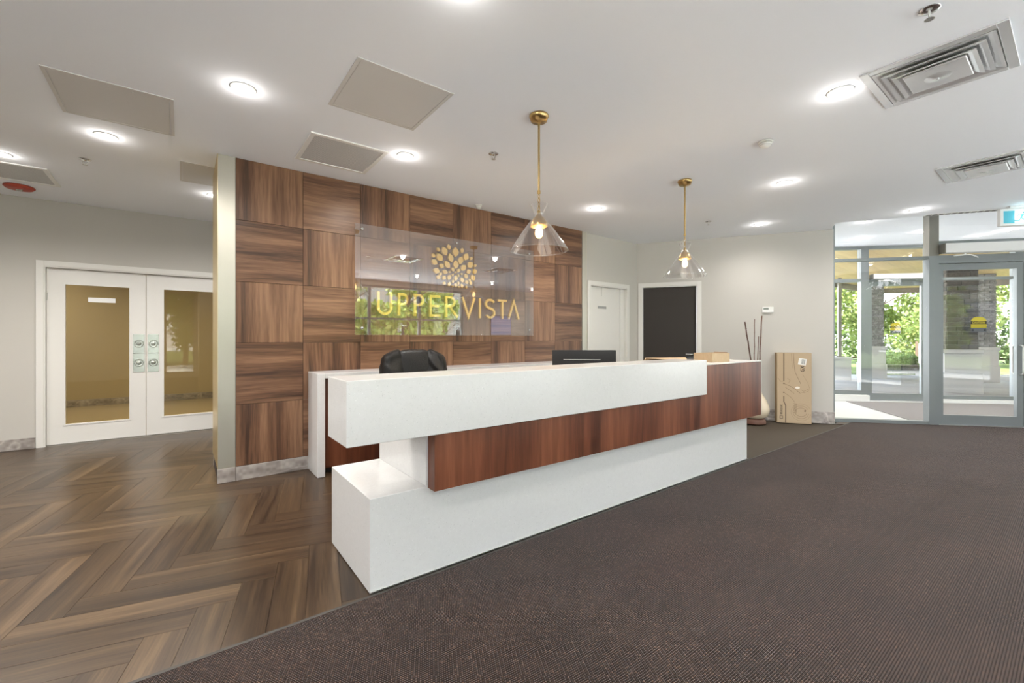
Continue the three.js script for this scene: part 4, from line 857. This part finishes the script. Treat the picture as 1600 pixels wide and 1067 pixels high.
function column(x, z, label, stones, w = 0.53, d = 0.6) {
  const c = thing('stone_column', label, 'column', [x, -0.034, z], 69, 'brick columns of the entrance canopy'), r = rng(Math.floor(x * 100));
  const top = 3.17, b0 = 1.03;
  mesh('plinth', rspan(-w / 2 - 0.075, w / 2 + 0.075, 0, 0.48, -d / 2 - 0.075, d / 2 + 0.075, 0.01), M.limestone, c);
  mesh('pedestal', rspan(-w / 2 - 0.05, w / 2 + 0.05, 0.4805, 0.93, -d / 2 - 0.05, d / 2 + 0.05, 0.008), M.limestone, c);
  mesh('pedestal_cap', rspan(-w / 2 - 0.08, w / 2 + 0.08, 0.9305, b0, -d / 2 - 0.08, d / 2 + 0.08, 0.012), M.limestone, c);
  mesh('shaft', span(-w / 2 + 0.02, w / 2 - 0.02, b0, top, -d / 2 + 0.02, d / 2 - 0.02), M.mortar, c);
  const rest = [], rows = stones ? 20 : 30, rh = (top - b0) / rows;
  for (let i = 0; i < rows; i++) for (let s = 0; s < 4; s++) {
    const len = s % 2 ? d : w, half = s % 2 ? w / 2 : d / 2; let u = -len / 2;
    while (u < len / 2 - 0.02) {
      let k = stones ? 0.16 + r() * 0.26 : 0.2; if (!stones && u === -len / 2 && i % 2) k = 0.1; if (u + k > len / 2 - 0.07) k = len / 2 - u;
      const out = r() * 0.016, g = rbox(k - 0.008, rh - 0.008, 0.03, 0.003, { ou: r() * 5, ov: r() * 5 });
      g.translate(u + k / 2, b0 + (i + 0.5) * rh, half - 0.012 + out).rotateY(s * Math.PI / 2);
      if (stones && (s === 0 || s === 3) ) mesh('stone', g, M.stone[Math.floor(r() * 4)], c); else rest.push(g);
      u += k;
    }
  }
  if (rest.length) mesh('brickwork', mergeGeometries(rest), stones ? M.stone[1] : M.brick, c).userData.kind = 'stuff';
}
column(14.18, 0.27, 'largest dark stone column on a grey base behind the entrance door', true);
column(18.24, 0.21, 'farther brick column painted sunlit-pale on a white base, right of the large stone column', false);
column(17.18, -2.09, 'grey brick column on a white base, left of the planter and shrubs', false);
{
  const p = thing('canopy_post', 'slim dark canopy post on a white stone pedestal, left of the entrance glass', 'post', [15.64, -0.034, -2.51], 60);
  mesh('pedestal', rspan(-0.24, 0.24, 0, 0.62, -0.24, 0.24, 0.01), M.limestone, p); mesh('pedestal_cap', rspan(-0.27, 0.27, 0.6205, 0.7, -0.27, 0.27, 0.012), M.limestone, p);
  mesh('post_shaft', rspan(-0.045, 0.045, 0.7005, 3.17, -0.045, 0.045, 0.006), M.frameBronze, p); mesh('post_base', rspan(-0.11, 0.11, 0.7005, 0.74, -0.11, 0.11, 0.006), M.frameBronze, p);
  const w = thing('planter_wall', 'low planter wall of pale stone blocks below the shrubs', 'planter', [18.9, -0.034, -2.5], 46);
  for (let i = 0; i < 5; i++) { mesh('stone_block', rspan(i * 0.5, i * 0.5 + 0.49, 0, 0.16, -0.02, 0.3, 0.012, { ou: i }), M.limestone, w); mesh('stone_block', rspan(i * 0.5 - 0.2, i * 0.5 + 0.29, 0.1605, 0.36, 0.02, 0.28, 0.015, { ou: i + 0.5 }), M.stone[2], w); }
}
const leafGeo = (() => { const g = new THREE.BufferGeometry(); g.setAttribute('position', new THREE.Float32BufferAttribute([0, 0, 0, 0.28, 0.42, 0.07, 0, 0.5, 0, 0, 1, -0.06, -0.28, 0.42, 0.07], 3)); g.setIndex([0, 1, 2, 1, 3, 2, 0, 2, 4, 2, 3, 4]); g.computeVertexNormals(); return metric(g); })();
function foliage(parent, blobs, count, size, mat, seed) {
  const r = rng(seed), im = new THREE.InstancedMesh(leafGeo, mat, count), q = new THREE.Quaternion(), v = new THREE.Vector3(), m = new THREE.Matrix4(), col = new THREE.Color();
  const vol = blobs.map((b) => b[3] * b[4] * b[3]), tot = vol.reduce((a, b) => a + b);
  for (let i = 0; i < count; i++) {
    let k = r() * tot, j = 0; while (k > vol[j] && j < vol.length - 1) k -= vol[j++];
    const b = blobs[j]; v.set(r() * 2 - 1, r() * 2 - 1, r() * 2 - 1).normalize().multiplyScalar(Math.pow(r(), 0.42));
    v.set(b[0] + v.x * b[3], b[1] + v.y * b[4], b[2] + v.z * b[3]);
    q.setFromEuler(new THREE.Euler(r() * 6.3, r() * 6.3, r() * 6.3)); const s = size * (0.7 + 0.6 * r());
    im.setMatrixAt(i, m.compose(v, q, new THREE.Vector3(s, s, s)));
    const t = 0.75 + 0.5 * r(); im.setColorAt(i, col.setRGB(t * (0.95 + 0.25 * r()), t, t * 0.95));
  }
  im.name = 'foliage'; im.castShadow = im.receiveShadow = true; im.userData.kind = 'stuff'; parent.add(im);
}
function tree(x, z, h, w, label, seed, mat = M.leaf, count = 5000, low = 0.25, leafSize = 0.19) {
  const t = thing('leafy_tree', label, 'tree', [x, -0.02, z], 0, 'trees around the building'), r = rng(seed), blobs = [];
  mesh('trunk', tube([[0, 0, 0], [0.05, h * 0.3, 0.03], [-0.03, h * 0.55, 0], [0, h * 0.85, 0]], 0.07 + h * 0.008, 12, 8), M.bark, t);
  for (let i = 0; i < 5; i++) { const a = i * 1.3, y = h * (0.3 + 0.1 * i); mesh('branch', tube([[0, y, 0], [Math.cos(a) * w * 0.25, y + h * 0.1, Math.sin(a) * w * 0.25], [Math.cos(a) * w * 0.42, y + h * 0.17, Math.sin(a) * w * 0.42]], 0.03, 8, 6), M.bark, t); }
  for (let i = 0; i < 13; i++) { const a = r() * 6.3, q = Math.sqrt(r()) * w * 0.38, y = h * (low + 0.1 + (0.85 - low) * r()); blobs.push([Math.cos(a) * q, y, Math.sin(a) * q, w * (0.16 + 0.12 * r()), h * (0.09 + 0.06 * r())]); }
  foliage(t, blobs, count, leafSize, mat, seed + 1);
}
tree(24.5, -5.9, 6, 4.2, 'pale leafy tree far left behind the canopy post', 201);
tree(24.0, -3.55, 6.5, 4.0, 'bright green tree behind the planter shrubs, left one', 203, M.leaf, 9000, 0.0);
tree(24.9, -2.0, 6.2, 4.0, 'bright green tree behind the planter shrubs, middle one', 205, M.leaf, 9000, 0.0);
tree(28.0, -1.4, 8, 5.0, 'tall tree rising behind the planter shrubs, right one', 207, M.leafDark, 8000, 0.0);
tree(26.5, 0.55, 6.5, 4.2, 'sunlit tree between the brick column and the door stile', 209, M.leaf, 6000, 0.2);
tree(25.0, 2.6, 7, 4.6, 'leafy tree at the far right edge beyond the door', 211, M.leaf, 6000, 0.15);
tree(33.5, 1.4, 9, 6.5, 'large darker tree on the slope beyond the right columns', 213, M.leafDark, 6000);
tree(5.6, 13.4, 4.4, 4.0, 'green tree outside the front window, reflected at the left of the sign', 215, M.leafLit, 5000, 0.1, 0.3);
tree(8.3, 13.6, 4.3, 3.4, 'green tree outside the front window, reflected in the sign middle', 217, M.leafLit, 5000, 0.1, 0.3);
tree(12.3, 17.5, 4.6, 2.0, 'slim tree outside the front window, reflected near the sign centre', 219, M.leafLit, 3000, 0.2, 0.25);
tree(17.0, 16.5, 6, 4.4, 'broad tree outside the far front corner of the lobby', 223, M.leafDark, 5000, 0.1);
tree(2.4, 12.6, 4.6, 4.4, 'dense darker tree added outside the front window to block bright sky', 225, M.leafDark, 6000, 0.05, 0.3);  // added to keep bright sky out of the entrance glass reflection
tree(-0.6, 13.0, 4.6, 4.0, 'dense darker tree outside the narrow front window bay', 227, M.leafDark, 5000, 0.05, 0.3);
tree(-3.5, 16.0, 6, 5, 'broad tree outside the left part of the front window', 221, M.leafDark, 5000, 0.12);
{
  const h = thing('hedge', 'tall clipped green hedge closing the view behind the trees', 'hedge', [30.5, -0.02, -1.5], 84);
  mesh('stem', tube([[-6, 0.1, 0], [0, 0.3, 0], [6, 0.1, 0]], 0.05, 8, 6), M.bark, h);
  foliage(h, Array.from({ length: 13 }, (_, i) => [-6 + i, 1.3, 0, 0.95, 1.5]), 9000, 0.24, M.leafDark, 411);
}
[[20.1, -2.3, 0.55, 'rounded green shrub at the left end of the planter'], [20.55, -1.95, 0.5, 'bushy green shrub, second from the left in the planter'], [21.2, -1.75, 0.42, 'low loose shrub in the middle of the planter'], [20.9, -1.3, 0.5, 'dense green shrub right of the planter middle'], [20.9, -0.95, 0.45, 'shrub at the right end of the planter beside the posts']].forEach(([x, z, s, l], i) => {
  const b = thing('shrub', l, 'shrub', [x, 0.03, z], 0, 'shrubs above the stone planter');
  mesh('stem', tube([[0, 0, 0], [0.02, s * 0.4, 0.01], [0, s * 0.8, 0]], 0.02, 6, 6), M.bark, b);
  foliage(b, [[0, s * 0.75, 0, s * 0.7, s * 0.5], [s * 0.4, s * 0.6, 0.1, s * 0.5, s * 0.4], [-s * 0.4, s * 0.6, -0.1, s * 0.5, s * 0.4]], 900, 0.13, M.leafDark, 300 + i);
});
[[22.7, -1.95], [22.78, -1.85], [22.85, -1.75]].forEach(([x, z], i) => { const f = thing('garden_stake', ['left', 'middle', 'right'][i] + ' brown wooden stake of the three beside the planter', 'stake', [x, 0.02, z], 0, 'wooden stakes beside the planter'); mesh('stake_shaft', rbox(0.07, 1.1, 0.07, 0.008).translate(0, 0.55, 0), M.bark, f); });
{
  const h = thing('street_building', 'grey building across the street, reflected in the glass sign', 'building', [17, 0, 33], 0);
  mesh('house_wall', span(-14, 14, 0, 3.2, 0, 8), M.house, h); mesh('upper_storey', span(-14, 14, 3.2, 7.5, -0.6, 8), M.house, h); mesh('flat_roof', span(-14.4, 14.4, 7.5, 7.9, -1, 8.4), M.fascia, h);
  for (let i = 0; i < 9; i++) { const w = mesh('window_frame', rspan(-13 + i * 3, -11.4 + i * 3, 0.9, 2.5, -0.04, 0.02, 0.01), M.white, h); mesh('window_pane', span(-12.9 + i * 3, -11.5 + i * 3, 1.0, 2.4, -0.05, -0.041), M.black, w); }
}

scene.updateMatrixWorld(true);
renderer.render(scene, camera);
